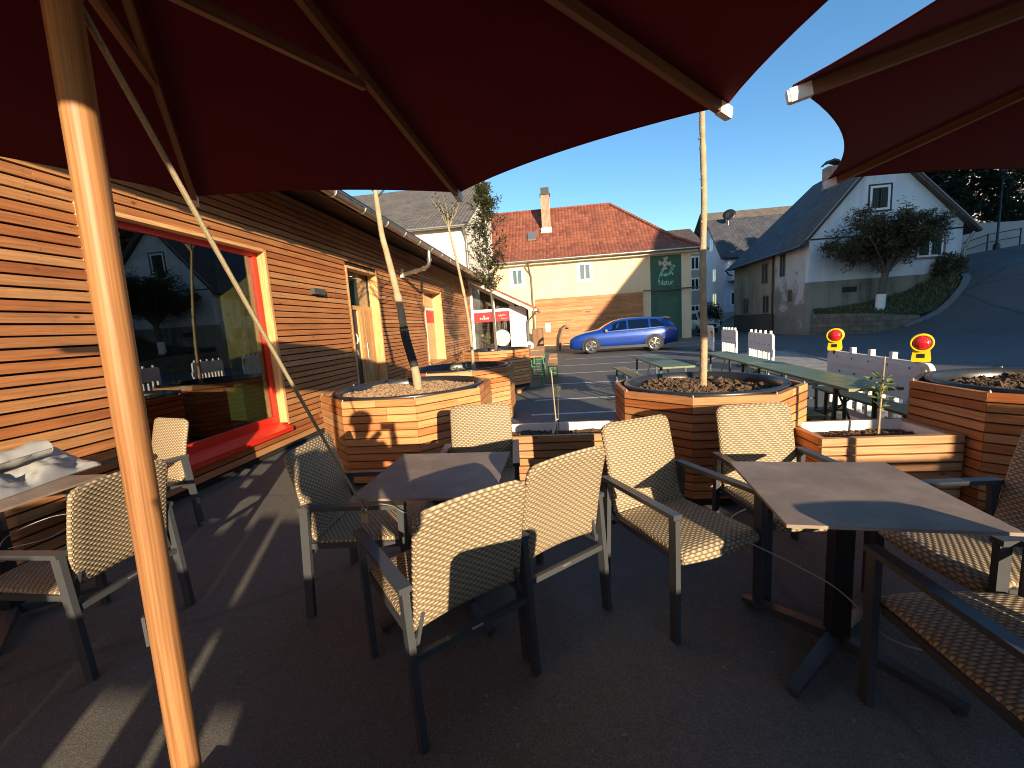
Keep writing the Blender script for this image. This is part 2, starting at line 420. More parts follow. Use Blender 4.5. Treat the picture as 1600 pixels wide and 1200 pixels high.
def mk_bricks(name, c1, c2, mortar, sx, sy, bw=.5, rh=.25, ms=.02, bmp=.5, rough=.85, coords='UV'):
    m, nt, b = new_mat(name); co = uv_co(nt) if coords == 'UV' else obj_co(nt)
    br = N(nt, 'ShaderNodeTexBrick'); br.inputs['Scale'].default_value = 1
    br.inputs['Color1'].default_value = (*c1, 1); br.inputs['Color2'].default_value = (*c2, 1); br.inputs['Mortar'].default_value = (*mortar, 1)
    br.inputs['Mortar Size'].default_value = ms; br.inputs['Brick Width'].default_value = bw; br.inputs['Row Height'].default_value = rh
    lk(nt, mapping(nt, co, (sx, sy, 1)), br.inputs['Vector'])
    f = noise_n(nt, obj_co(nt), 2.5, 6)
    c = mixc(nt, .8, br.outputs['Color'], ramp(nt, f, [(.3, (.6, .6, .6)), (.7, (1.25, 1.22, 1.2))]), 'MULTIPLY')
    lk(nt, c, b.inputs['Base Color']); b.inputs['Roughness'].default_value = rough
    bump(nt, b, math_n(nt, 'ADD', math_n(nt, 'MULTIPLY', br.outputs['Fac'], -1), math_n(nt, 'MULTIPLY', f, .4)), bmp, .02)
    return m
M['brick'] = mk_bricks('chimney_brick', (.33, .15, .085), (.42, .23, .13), (.42, .36, .29), 1, 1, .24, .09, .012)
M['sandstone'] = mk_bricks('sandstone_blocks', (.15, .120, .09), (.20, .155, .11), (.115, .095, .073), 1, 1, .55, .24, .018, .8)
M['pavers'] = mk_bricks('pavement_pavers', (.30, .28, .25), (.36, .335, .30), (.16, .15, .13), 1, 1, .2, .1, .008, .3)

def mk_tiles(name, cols, pu, pv, moss=None, rough=.75):
    """roof tiles on UV metres: rounded pan across, stepped course down the slope"""
    m, nt, b = new_mat(name); co = uv_co(nt)
    sep = N(nt, 'ShaderNodeSeparateXYZ'); lk(nt, co, sep.inputs[0])
    u = math_n(nt, 'DIVIDE', sep.outputs[0], pu); v = math_n(nt, 'DIVIDE', sep.outputs[1], pv)
    iu = math_n(nt, 'FLOOR', u); iv = math_n(nt, 'FLOOR', v); fu = math_n(nt, 'FRACT', u); fv = math_n(nt, 'FRACT', v)
    cm = N(nt, 'ShaderNodeCombineXYZ'); lk(nt, iu, cm.inputs[0]); lk(nt, iv, cm.inputs[1])
    wn = N(nt, 'ShaderNodeTexWhiteNoise', noise_dimensions='2D'); lk(nt, cm.outputs[0], wn.inputs['Vector'])
    h = math_n(nt, 'ADD', math_n(nt, 'MULTIPLY', math_n(nt, 'SINE', math_n(nt, 'MULTIPLY', fu, math.pi)), .55), math_n(nt, 'MULTIPLY', math_n(nt, 'SUBTRACT', 1, fv), .6))
    c = ramp(nt, wn.outputs['Value'], [(0, cols[0]), (.5, cols[1]), (1, cols[2])])
    f = noise_n(nt, co, .8, 6, .65)
    c = mixc(nt, .85, c, ramp(nt, f, [(.3, (.65, .62, .6)), (.65, (1.1, 1.1, 1.1))]), 'MULTIPLY')
    if moss: c = mixc(nt, ramp(nt, noise_n(nt, co, 2.5, 8, .75), [(.5, (0, 0, 0)), (.62, (.8, .8, .8))]), c, moss)
    edge = ramp(nt, fv, [(.0, (.45, .42, .40)), (.14, (1, 1, 1))])
    c = mixc(nt, .8, c, edge, 'MULTIPLY')
    lk(nt, c, b.inputs['Base Color']); b.inputs['Roughness'].default_value = rough
    bump(nt, b, h, 1.0, .06)
    return m
M['red_tiles'] = mk_tiles('red_pantiles', [(.235, .070, .038), (.30, .098, .052), (.18, .052, .030)], .24, .34)
M['grey_tiles'] = mk_tiles('weathered_grey_tiles', [(.15, .125, .095), (.20, .165, .125), (.11, .092, .075)], .19, .26, (.19, .175, .11))
M['slate_tiles'] = mk_tiles('dark_slate_tiles', [(.055, .058, .068), (.075, .078, .088), (.045, .047, .055)], .27, .36)
M['brown_tiles'] = mk_tiles('brown_tiles', [(.085, .060, .048), (.11, .075, .058), (.065, .048, .040)], .22, .34)

def mk_leaf(name, c1, c2):
    m, nt, b = new_mat(name)
    rnd = N(nt, 'ShaderNodeNewGeometry').outputs['Random Per Island']
    lk(nt, mixc(nt, rnd, c1, c2), b.inputs['Base Color']); b.inputs['Roughness'].default_value = .5
    tr = N(nt, 'ShaderNodeBsdfTranslucent'); lk(nt, mixc(nt, rnd, tuple(x * 1.3 for x in c1), tuple(x * 1.3 for x in c2)), tr.inputs[0])
    mx = N(nt, 'ShaderNodeMixShader'); mx.inputs[0].default_value = .25
    lk(nt, b.outputs[0], mx.inputs[1]); lk(nt, tr.outputs[0], mx.inputs[2]); lk(nt, mx.outputs[0], nt.nodes['Material Output'].inputs[0])
    return m
M['leaf_olive'] = mk_leaf('olive_leaves', (.040, .050, .018), (.105, .105, .042))
M['leaf_dark'] = mk_leaf('dark_leaves', (.055, .055, .022), (.150, .122, .055))
M['leaf_ever'] = mk_leaf('evergreen_leaves', (.010, .018, .009), (.030, .042, .018))
M['leaf_fresh'] = mk_leaf('fresh_leaves', (.13, .19, .045), (.26, .30, .09))
M['grass_blade'] = mk_leaf('dry_grass', (.060, .085, .028), (.19, .155, .075))

def mk_carpaint():
    m, nt, b = new_mat('blue_car_paint')
    b.inputs['Base Color'].default_value = (.007, .055, .33, 1); b.inputs['Roughness'].default_value = .28
    b.inputs['Metallic'].default_value = .25; b.inputs['Coat Weight'].default_value = 1; b.inputs['Coat Roughness'].default_value = .04
    f = noise_n(nt, obj_co(nt), 1.5, 3); lk(nt, mixc(nt, f, (.005, .036, .24), (.008, .055, .33)), b.inputs['Base Color'])
    return m
M['car_blue'] = mk_carpaint()
def mk_lens(name, col):
    m, nt, b = new_mat(name); co = obj_co(nt)
    vo = N(nt, 'ShaderNodeTexVoronoi'); vo.inputs['Scale'].default_value = 60; lk(nt, co, vo.inputs['Vector'])
    b.inputs['Base Color'].default_value = (*col, 1); b.inputs['Roughness'].default_value = .18; b.inputs['Coat Weight'].default_value = 1
    bump(nt, b, vo.outputs['Distance'], .35, .01)
    return m
M['red_lens'] = mk_lens('red_lamp_lens', (.62, .015, .02))
M['tail_red'] = mk_lens('tail_lamp_red', (.45, .02, .03))
M['head_lens'] = mk_lens('headlamp_lens', (.35, .37, .40))

# the painted green beer tables: worn green board with a gloss
def mk_green_board():
    m, nt, b = new_mat('worn_green_board'); co = obj_co(nt)
    f = noise_n(nt, mapping(nt, co, (14, 1.2, 3)), 1.4, 7, .7)
    c = ramp(nt, f, [(.32, (.095, .14, .055)), (.52, (.165, .195, .075)), (.70, (.29, .265, .135))])
    lk(nt, c, b.inputs['Base Color']); b.inputs['Roughness'].default_value = .35
    bump(nt, b, f, .15, .005)
    return m
M['green_board'] = mk_green_board()
# ------------------------------------------------------------------ camera, light
CAM = V((0, 0, 1.5)); F_PX = 650.0
_roll = R(3.7); _D = F_PX * F_PX / 90.0
_down = V((_D * math.sin(_roll), _D * math.cos(_roll), F_PX)).normalized()
_vp = V((70, 0, F_PX)); _vp.y = -(_vp.x * _down.x + _vp.z * _down.z) / _down.y
_Y = _vp.normalized(); _Z = -_down; _X = _Y.cross(_Z)
cam = bpy.data.cameras.new('camera'); cam.sensor_width = 36; cam.lens = F_PX / 1600 * 36
cam.clip_start = .02; cam.clip_end = 2000
co = bpy.data.objects.new('camera', cam); COL.objects.link(co)
cr = V((_X.x, _Y.x, _Z.x)); cd = V((_X.y, _Y.y, _Z.y)); cf = V((_X.z, _Y.z, _Z.z))
m3 = Matrix((cr, -cd, -cf)).transposed()
co.matrix_world = Matrix.Translation(CAM) @ m3.to_4x4()
S.camera = co
SUN_DIR = V((.395, -.895, .208)).normalized()          # towards the sun: low, behind and to the right
sl = bpy.data.lights.new('sun', 'SUN'); sl.energy = 5.0; sl.angle = R(.5); sl.color = (1, .80, .56)
so = bpy.data.objects.new('sun', sl); COL.objects.link(so)
so.rotation_euler = SUN_DIR.to_track_quat('Z', 'Y').to_euler(); so.location = (20, -40, 30)
w = bpy.data.worlds.new('World'); S.world = w; w.use_nodes = True
nt = w.node_tree; bg = nt.nodes['Background']
sky = nt.nodes.new('ShaderNodeTexSky'); sky.sky_type = 'NISHITA'; sky.sun_disc = False
sky.sun_elevation = math.asin(SUN_DIR.z); sky.sun_rotation = math.atan2(SUN_DIR.x, SUN_DIR.y)
sky.air_density = 1.0; sky.dust_density = .3; sky.ozone_density = 2.0; sky.altitude = 300
hs = nt.nodes.new('ShaderNodeHueSaturation'); hs.inputs['Saturation'].default_value = 1.22; nt.links.new(sky.outputs[0], hs.inputs['Color']); nt.links.new(hs.outputs[0], bg.inputs[0]); bg.inputs[1].default_value = .125
S.view_settings.view_transform = 'Standard'; S.view_settings.look = 'None'
S.view_settings.exposure = 1.05; S.view_settings.gamma = 1
S.cycles.max_bounces = 8; S.cycles.transparent_max_bounces = 12
S.cycles.use_denoising = True
S.cycles.sample_clamp_indirect = 6
S.cycles.pixel_filter_type = 'BLACKMAN_HARRIS'; S.cycles.filter_width = 1.05

# ------------------------------------------------------------------ ground
def interp(x, pts):
    if x <= pts[0][0]: return pts[0][1]
    for (a, va), (b, vb) in zip(pts, pts[1:]):
        if x <= b:
            t = (x - a) / (b - a); return va + (vb - va) * t
    return pts[-1][1]
RISE = [(15.0, 0), (15.7, .1), (16.3, .32), (17.7, .9), (18.7, 1.6), (19.6, 2.28), (20.3, 2.7), (21.5, 3.05), (23.2, 3.45), (25, 4.05), (28, 4.4), (34, 5.2), (60, 9), (200, 24)]
def gz(x, y):
    return interp(x + .4 * (min(y, 22) - 22), RISE) * min(1, max(0, (y + 4) / 8))
xs = [-250, -80, -30, -12, -5, 0, 5, 9, 12] + [13 + .5 * i for i in range(40)] + [34, 36, 40, 46, 55, 70, 100, 180, 400]
ys = [-200, -60, -20, -8, -4, 0, 2, 4] + [5 + i for i in range(36)] + [45, 50, 60, 80, 120, 200, 400]
def under(x, y): return -.15 if (-7 < y < 59 and x > 11 and x < 45) else 0
g = MB(); g.grid([[V((x, y, gz(x, y) + under(x, y))) for y in ys] for x in xs], flip=True)
struct(g.build('ground', M['asphalt']))
g = MB(); g.grid([[V((x, y, .004)) for y in (-7, -2, 1, 3.62)] for x in (-3.72, -1, 2, 5.1)], flip=True)
struct(g.build('terrace', M['asphalt']))
def road_left(y): return interp(y, [(-20, 5.3), (5, 5.75), (13, 7.6), (20, 8.9), (29, 9.9), (60, 13)])
g = MB(); P = []
for y in ys:
    if -8 <= y <= 60:
        x0 = road_left(y); P.append([V((x0 + (45 - x0) * (k / 60), y, gz(x0 + (45 - x0) * (k / 60), y) + .005)) for k in range(61)])
g.grid(P); struct(g.build('road', M['road_asphalt']))
g = MB(); P = []
for y in [-2 + .5 * i for i in range(37)]:
    x0 = road_left(y); P.append([V((x0 - 1.7, y, .008)), V((x0 - .12, y, .008))])
g.grid(P, uv=lambda i, j: (i * .5, j * 1.6)); struct(g.build('pavement', M['pavers']))
def kerb_strip(pts, w, h, name='kerb'):
    k = MB()
    for a, b in zip(pts, pts[1:]):
        a = V(a); b = V(b); n = max(1, int((b - a).length / 1.0))
        for i in range(n):
            p = a + (b - a) * (i / n); q = a + (b - a) * ((i + 1) / n); q -= (q - p) * .012
            k.bar(p + V((0, 0, h / 2)), q + V((0, 0, h / 2)), w, h)
    return struct(k.build(name, M['kerb']))
kerb_strip([(road_left(y) - .06, y, 0) for y in range(-2, 17)], .12, .03)
# parking bays
g = MB()
for y, x0, x1 in ((6.85, -.5, 2.4), (8.2, -.5, 2.5), (10.32, -.4, 2.9), (12.45, -.3, 3.2), (14.75, -.2, 3.6), (17.35, .3, 5.0), (21.6, 4.6, 8.0), (24.0, 5.0, 8.4)):
    g.face([(x0, y - .05, .004), (x1, y - .05 + .02 * (x1 - x0), .004), (x1, y + .05 + .02 * (x1 - x0), .004), (x0, y + .05, .004)])
g.face([(4.2, 13.2, .004), (7.2, 17.5, .004), (7.2, 17.62, .004), (4.2, 13.32, .004)])
struct(g.build('parking_lines', M['line_paint']))

# ------------------------------------------------------------------ helpers for walls
def wall_x(mb, X0, X1, y0, y1, z0, z1, holes):
    """solid wall between X0 and X1, openings (ya,yb,za,zb) left free"""
    cuts = sorted(set([y0, y1] + [h for o in holes for h in o[:2]]))
    for a, b in zip(cuts, cuts[1:]):
        hs = sorted([o for o in holes if o[0] <= a + 1e-6 and o[1] >= b - 1e-6], key=lambda o: o[2]); z = z0
        for o in hs:
            if o[2] > z + 1e-6: mb.box((X0, a, z), (X1, b, o[2]))
            z = o[3]
        if z < z1 - 1e-6: mb.box((X0, a, z), (X1, b, z1))
def boards(mb, origin, du, dn, length, z0, z1, pitch, gap, th, holes=(), joint=(2.8, 4.2)):
    """horizontal boards: origin point, du along the wall, dn outward"""
    o = V(origin); du = V(du); dn = V(dn); z = z0
    while z + pitch - gap <= z1 + 1e-6:
        za, zb = z, z + pitch - gap; segs = [(0, length)]
        for (a, b, c, d) in holes:
            if zb > c + .004 and za < d - .004:
                ns = []
                for (s, e) in segs:
                    if e <= a or s >= b: ns.append((s, e)); continue
                    if s < a: ns.append((s, a))
                    if e > b: ns.append((b, e))
                segs = ns
        for (s, e) in segs:
            x = s
            while x < e - .01:
                l = random.uniform(*joint)
                if e - x - l < .5: l = e - x
                x2 = min(e, x + l)
                p = o + du * x; q = o + du * (x2 - .002); t = th + random.uniform(-.002, .002)
                zz = random.uniform(-.0012, .0012)
                a0 = V((0, 0, za + zz)); b0 = V((0, 0, zb + zz)); n = dn * t
                mb.hexa([p + a0, p + b0, p + b0 + n, p + a0 + n, q + a0, q + b0, q + b0 + n, q + a0 + n])
                x = x2
        z += pitch

# ------------------------------------------------------------------ the larch-clad building on the left
tb = thing('timber_building', 'long low building clad in orange larch boards along the left side of the terrace', 'building', (-3.75, 6, 0))
def LB(name, mb, mat, parent=None):
    o = mb.build(name, mat, parent or tb)
    if parent is None: o.location = (3.75, -6, 0)
    return o
WX = -3.75
H_WIN = (3.08, 5.28, .36, 2.69); H_DOOR = (7.38, 8.72, 0.0, 2.79); H_SHOP = (11.76, 13.70, .55, 2.76)
Y0B, Y1B = -7.0, 18.35
holes = [(h[0] - Y0B, h[1] - Y0B, h[2], h[3]) for h in (H_WIN, H_DOOR, H_SHOP)]
mb = MB(); boards(mb, (WX - .026, Y0B, 0), (0, 1, 0), (1, 0, 0), Y1B - Y0B, .098, 3.63, .0867, .0165, .026, holes)
LB('cladding', mb, M['larch'])
mb = MB()
for k in range(41):
    z = .098 + .0867 * k + .035
    for j in range(16):
        y = .3 + j * .62
        if any(h[0] - .03 < y < h[1] + .03 and h[2] - .05 < z < h[3] + .05 for h in (H_WIN, H_DOOR, H_SHOP)): continue
        for dz in (-.016, .016):
            c = V((WX + .0012, y + random.uniform(-.006, .006), z + dz)); mb.face([c + V((0, .0042 * math.cos(a), .0042 * math.sin(a))) for a in [i * math.pi / 3 for i in range(6)]])
LB('screws', mb, M['steel'])
mb = MB(); wall_x(mb, WX - .08, WX - .040, Y0B, Y1B, .02, 3.7, [H_WIN, H_DOOR, H_SHOP]); LB('wall', mb, M['backing'])
# big window
fr = MB(); y0, y1, z0, z1 = H_WIN
fx0, fx1 = WX - .17, WX - .105
for (a, b, c, d) in ((y0 + .03, y1 - .045, z1 - .085, z1 - .028), (y0 + .03, y1 - .045, z0 + .03, z0 + .135)):
    fr.box((fx0, a, c), (fx1, b, d))
for (a, b) in ((y0 + .03, y0 + .10), (y1 - .115, y1 - .045)):
    fr.box((fx0 + .001, a, z0 + .135), (fx1 - .001, b, z1 - .085))
win = LB('window', fr, M['red_paint'])
win['label'] = 'large window with a red frame'
mb = MB(); mb.prism([(fx0, y0 + .02, z0 + .06), (fx0, y0 + .02, z0 + .03), (WX + .06, y0 + .02, z0 - .055), (WX + .06, y0 + .02, z0 - .03)], (0, y1 - y0 - .035, 0))
mb.box((WX + .045, y0 + .02, z0 - .085), (WX + .060, y1 - .015, z0 - .056)); mb.build('sill', M['red_paint'], win)
mb = MB(); mb.box((fx0 + .03, y0 + .10, z0 + .135), (fx0 + .036, y1 - .115, z1 - .085)); mb.build('pane', M['glass'], win)
mb = MB(); mb.box((fx0, y1 - .042, z0 + .031), (WX + .006, y1, z1 - .001)); mb.box((fx0, y0, z1 - .026), (WX + .006, y1 - .043, z1 + .012)); mb.box((fx0, y0, z0 + .06), (WX + .006, y0 + .028, z1 - .027))
mb.build('reveal', M['reveal_wood'], win)
# the room behind it
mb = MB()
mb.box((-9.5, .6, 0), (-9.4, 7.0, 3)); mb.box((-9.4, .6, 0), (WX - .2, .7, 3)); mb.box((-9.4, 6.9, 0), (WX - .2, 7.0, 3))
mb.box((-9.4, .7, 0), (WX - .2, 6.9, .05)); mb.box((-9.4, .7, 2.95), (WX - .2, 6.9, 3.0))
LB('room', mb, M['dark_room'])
mb = MB(); boards(mb, (-4.66, 5.52, 0), (1, 0, 0), (0, -1, 0), .70, .34, 2.93, .16, .001, .02, (), (.7, .8)); 
p = LB('partition', MB(), M['panel_oak'])
mb = MB()
for i in range(5):
    z = .06
    while z < 2.93:
        l = random.uniform(.5, 1.1); z2 = min(2.93, z + l); x0 = -4.68 + i * .145
        mb.bar((x0 + .072, 5.50, z), (x0 + .072, 5.50, z2 - .001), .144, .02, (0, 1, 0)); z = z2
mb.build('oak_panel', M['panel_oak'], p)
mb = MB(); mb.box((-4.2, 4.8, .05), (-3.98, 5.3, .95)); LB('bench_locker', mb, plain('green_locker', (.045, .085, .025), .6))
# door recess
y0, y1, z0, z1 = H_DOOR
dr = MB(); dx = WX - .19
for (a, b) in ((y0, y0 + .05), (y1 - .045, y1)): dr.box((dx, a, 0), (WX + .008, b, z1 - .001))
dr.box((dx, y0 + .051, z1 - .04), (WX + .006, y1 - .046, z1 + .004))
door = LB('door', dr, M['reveal_wood'])
mb = MB(); mb.box((dx - .05, y0 + .051, 2.02), (dx + .02, y1 - .046, 2.10)); mb.box((dx - .05, y0 + .66, .02), (dx + .019, y0 + .72, 2.019)); mb.build('frame', M['reveal_wood'], door)
mb = MB(); mb.box((dx - .03, y0 + .05, 2.101), (dx - .022, y1 - .046, z1 - .041)); mb.build('pane', M['glass'], door)
mb = MB(); mb.box((dx - .05, y0 + .72, .02), (dx + .03, y1 - .10, 2.019))
for i in range(4): mb.box((dx + .031, y0 + .74 + i * .125, .03), (dx + .036 + .004 * (i % 2), y0 + .855 + i * .125, 2.01))
leafd = mb.build('door_leaf', M['beer_wood'], door)
mb = MB(); mb.cyl((dx + .075, y0 + .80, .75), (dx + .075, y0 + .80, 1.35), .014); mb.box((dx + .03, y0 + .79, .80), (dx + .07, y0 + .81, .82)); mb.box((dx + .03, y0 + .79, 1.28), (dx + .07, y0 + .81, 1.30)); mb.build('handle', M['steel'], leafd)
mb = MB(); mb.box((dx - .03, y0 + .05, .02), (dx - .02, y0 + .66, 2.019)); mb.build('dark_panel', M['black_plastic'], door)
mb = MB(); c = V((dx - .018, y0 + .5, 1.45))
mb.tube([c + V((0, .10 * math.sin(a), .10 * math.cos(a))) for a in [i * .35 for i in range(14)]], .016, 6)
mb.tube([c + V((.0, .02, -.22)), c + V((0, .02, -.32))], .016, 6); mb.build('door_mark', M['white_paint'], door)
mb = MB(); mb.box((-6.5, y0 - .1, 0), (-6.4, y1 + .1, 3)); mb.box((-6.4, y0 - .2, 0), (dx - .06, y0 - .1, 3)); mb.box((-6.4, y1 + .1, 0), (dx - .06, y1 + .2, 3)); mb.box((-6.4, y0 - .1, 2.93), (dx - .06, y1 + .1, 3.0)); LB('hallway', mb, M['dark_room'])
mb = MB(); mb.lathe([(.001, -.16), (.10, -.15), (.15, -.05), (.14, .06), (.05, .15), (.001, .16)], (dx - .45, y0 + .75, 2.42), 20); LB('pendant_shade', mb, plain('orange_shade', (.70, .16, .05), .5))
# shop window
y0, y1, z0, z1 = H_SHOP; sx = WX - .32
mb = MB()
for (a, b) in ((y0, y0 + .04), (y1 - .05, y1)): mb.box((sx, a, z0), (WX + .006, b, z1 - .001))
mb.box((sx, y0 + .041, z1 - .04), (WX + .006, y1 - .051, z1 + .004)); mb.box((sx, y0 + .041, z0 - .02), (WX + .03, y1 - .051, z0 + .02))
shopw = LB('window', mb, M['reveal_wood']); shopw['label'] = 'tall window deeply recessed in light wood'
mb = MB(); mb.box((sx + .02, y0 + .041, z0 + .021), (sx + .026, y1 - .051, z1 - .041)); mb.build('pane', M['glass'], shopw)
mb = MB(); mb.box((sx + .027, y0 + .05, 1.77), (sx + .031, y1 - .06, 2.15)); mb.build('red_film', M['sign_red'], shopw)
mb = MB(); mb.box((sx + .01, y0 + .041, 2.17), (sx + .06, y1 - .051, 2.24)); mb.box((sx + .01, y0 + .9, z0 + .021), (sx + .06, y0 + .96, 2.169)); mb.build('mullion', M['white_paint'], shopw)
mb = MB(); mb.box((-7, 9.5, 0), (-6.9, 15.5, 3)); mb.box((-6.9, 9.5, 0), (sx - .05, 9.6, 3)); mb.box((-6.9, 15.4, 0), (sx - .05, 15.5, 3)); mb.box((-6.9, 9.6, 0), (sx - .05, 15.4, .05)); mb.box((-6.9, 9.6, 2.93), (sx - .05, 15.4, 3.0)); LB('shop_room', mb, M['dark_room'])
mb = MB(); mb.box((WX + .001, 6.19, 2.19), (WX + .075, 6.50, 2.28)); LB('wall_lamp', mb, M['anthracite'])
# roof, soffit, gutter
mb = MB(); mb.prism([(-3.80, Y0B, 3.625), (-3.80, Y0B, 3.66), (-2.99, Y0B, 3.44), (-2.99, Y0B, 3.405)], (0, 25.6, 0)); mb.box((-2.989, Y0B, 3.36), (-2.965, 18.6, 3.50)); LB('soffit', mb, M['dark_wood'])
mb = MB(); mb.prism([(-2.90, Y0B, 3.505), (-12, Y0B, 5.9), (-12, Y0B, 6.0), (-2.90, Y0B, 3.54)], (0, 25.7, 0)); LB('roof', mb, M['black_metal'])
mb = MB(); gc = V((-2.885, 0, 3.43)); P = []
for y in (Y0B, 18.6):
    P.append([gc + V((.072 * math.cos(a), y, .072 * math.sin(a))) for a in [math.pi * (1 + i / 10) for i in range(11)]])
mb.grid(P); mb.tube([gc + V((.075, Y0B, .004)), gc + V((.075, 18.6, .004))], .011, 8)
gut = LB('gutter', mb, M['zinc'])
for i in range(30):
    y = Y0B + .5 + i * .86
    mb = MB(); mb.tube([gc + V((.080 * math.cos(a), y, .080 * math.sin(a))) for a in [math.pi * (1 + k / 8) for k in range(9)]], .009, 6); mb.build('gutter_bracket', M['steel'], gut).location = (0, 0, 0)
mb = MB(); mb.tube([(-2.885, 9.78, 3.36), (-2.885, 9.78, 3.14), (-2.92, 9.80, 3.05), (-3.00, 9.84, 2.99), (-3.55, 10.08, 2.93), (-3.66, 10.13, 2.91)], .048, 12)
for p in ((-2.885, 9.78, 3.16), (-3.05, 9.86, 2.985), (-3.3, 9.97, 2.955)): mb.cyl(V(p) - V((0, .02, 0)), V(p) + V((0, .02, 0)), .056, 12)
LB('spout', mb, M['zinc'])
mb = MB(); mb.box((-3.73, 10.06, 2.85), (-3.66, 10.20, 2.97)); mb.box((-3.72, 10.1, 2.971), (-3.67, 10.16, 3.06)); LB('spout_end', mb, M['white_plastic'])
# glazed porch at the far end
PY = 18.36
mb = MB()
mb.box((-3.74, PY, .3), (-3.64, PY + .08, 3.46)); mb.box((-2.76, PY, .3), (-2.68, PY + .08, 2.95)); mb.box((-2.04, PY, .0), (-1.80, PY + .08, 2.40))
mb.box((-3.639, PY + .002, 2.18), (-2.761, PY + .078, 2.30)); mb.box((-2.679, PY + .002, 2.18), (-2.041, PY + .078, 2.30)); mb.box((-3.639, PY + .002, .3), (-2.761, PY + .078, .44)); mb.box((-2.679, PY + .002, .3), (-2.041, PY + .078, .44))
mb.prism([(-3.70, PY - .01, 3.36), (-3.70, PY - .01, 3.52), (-1.80, PY - .01, 2.46), (-1.80, PY - .01, 2.32)], (0, .1, 0))
porch = LB('porch', mb, M['white_paint'])
mb = MB(); mb.prism([(-3.64, PY + .04, .44), (-2.04, PY + .04, .44), (-2.04, PY + .04, 2.45), (-3.64, PY + .04, 3.40)], (0, .006, 0)); mb.build('pane', M['glass'], porch)
mb = MB(); mb.box((-1.799, PY + .01, 0), (-1.30, PY + .06, 2.35)); mb.box((-1.62, PY, .9), (-1.58, PY + .009, 1.3)); mb.build('side_door', M['white_paint'], porch)
mb = MB(); mb.prism([(-3.7, PY + 2.2, 0), (-3.7, PY + 2.2, 3.5), (-1.35, PY + 2.2, 2.25), (-1.35, PY + 2.2, 0)], (0, .1, 0)); mb.box((-3.7, PY + .12, 0.0), (-1.35, PY + 2.2, .04)); mb.build('porch_room', M['dark_room'], porch)
mb = MB(); 
for i in range(7): mb.box((-2.60 + i * .085, PY + .30, .4), (-2.56 + i * .085, PY + .34, 2.1))
mb.build('curtain', M['curtain'], porch)
mb = MB(); mb.prism([(-3.72, PY - .75, 3.62), (-3.72, PY - .75, 3.74), (-.85, PY - .75, 2.24), (-.85, PY - .75, 2.12)], (0, 3.2, 0)); mb.build('porch_roof', M['red_tiles'], porch)
mb = MB(); mb.prism([(-3.70, PY - .78, 3.52), (-3.70, PY - .78, 3.66), (-.95, PY - .78, 2.18), (-.95, PY - .78, 2.06)], (0, .03, 0)); mb.build('verge_board', M['beige_trim'], porch)
mb = MB(); mb.prism([(-3.2, PY - .74, 3.32), (-1.0, PY - .74, 2.09), (-1.0, PY - .74, 2.07), (-3.2, PY - .74, 3.30)], (0, .74, 0)); mb.build('porch_soffit', M['oak_dark'], porch)
mb = MB(); mb.tube([(-.84, PY - .8, 2.12), (-.84, PY + 2.4, 2.12)], .06, 10); mb.tube([(-.86, PY - .5, 2.10), (-.90, PY - .5, 1.98), (-1.20, PY - .2, 1.72), (-1.24, PY - .15, 1.6), (-1.24, PY - .15, .1)], .042, 10); mb.build('downpipe', M['zinc'], porch)
for (xa, xb, kind) in ((-3.60, -2.79, 0), (-2.65, -2.07, 1)):
    mb = MB(); mb.box((xa, PY - .02, 1.76), (xb, PY - .012, 2.16)); sg = mb.build('sign', M['sign_red'], porch)
    mb = MB(); yy = PY - .024
    if kind == 0:
        for k in range(5):
            x = xa + .24 + k * .085; h = (.09, .07, .17, .07, .09)[k]
            mb.box((x, yy, 1.87), (x + .05, yy + .004, 1.87 + h))
    else:
        mb.tube([(xa + .13 + t * .022, yy, 1.99 + .05 * math.sin(t * 1.9) * (1 if t < 9 else .6) + t * .002) for t in [i * .5 for i in range(30)]], .008, 5)
        mb.tube([(xa + .22 + t * .022, yy, 1.86 + .025 * math.sin(t * 2.3)) for t in [i * .5 for i in range(26)]], .006, 5)
    mb.build('lettering', M['cream_letter'], sg)
mb = MB(); mb.lathe([(.001, 0), (.36, 0), (.36, .02), (.001, .025)], (0, 0, 0), 40, False)
dsc = mb.build('round_emblem', M['cream_letter'], porch); dsc.rotation_euler = (R(90), 0, 0); dsc.location = (-2.42, PY - .01, 1.02)
mb = MB()
for k in range(-3, 4):
    a = k * .32; mb.tube([(0, -.22, .03), (.16 * math.sin(a), -.05, .03), (.27 * math.sin(a * 1.2), .12 * math.cos(a), .03)], .008, 5)
mb.build('branch_relief', M['white_render'], dsc)
# small round white fitting by the porch pipe, built like a reel
mb = MB(); mb.lathe([(.001, -.05), (.09, -.05), (.155, -.03), (.155, .03), (.09, .05), (.001, .05)], (0, 0, 0), 24)
hr = mb.build('round_fitting', M['white_plastic']); hr.rotation_euler = (R(90), 0, R(20)); hr.location = (-.92, 13.4, .83)
tag(hr, 'small round white fitting beside the downpipe at the porch corner', 'reel')
mb = MB(); mb.cyl((0, 0, -.052), (0, 0, .052), .06, 16); mb.build('hub', M['black_plastic'], hr)
mb = MB(); mb.bar((0, -.15, 0), (0, -.83, 0), .05, .05, (0, 0, 1)); mb.build('stand', M['anthracite'], hr)

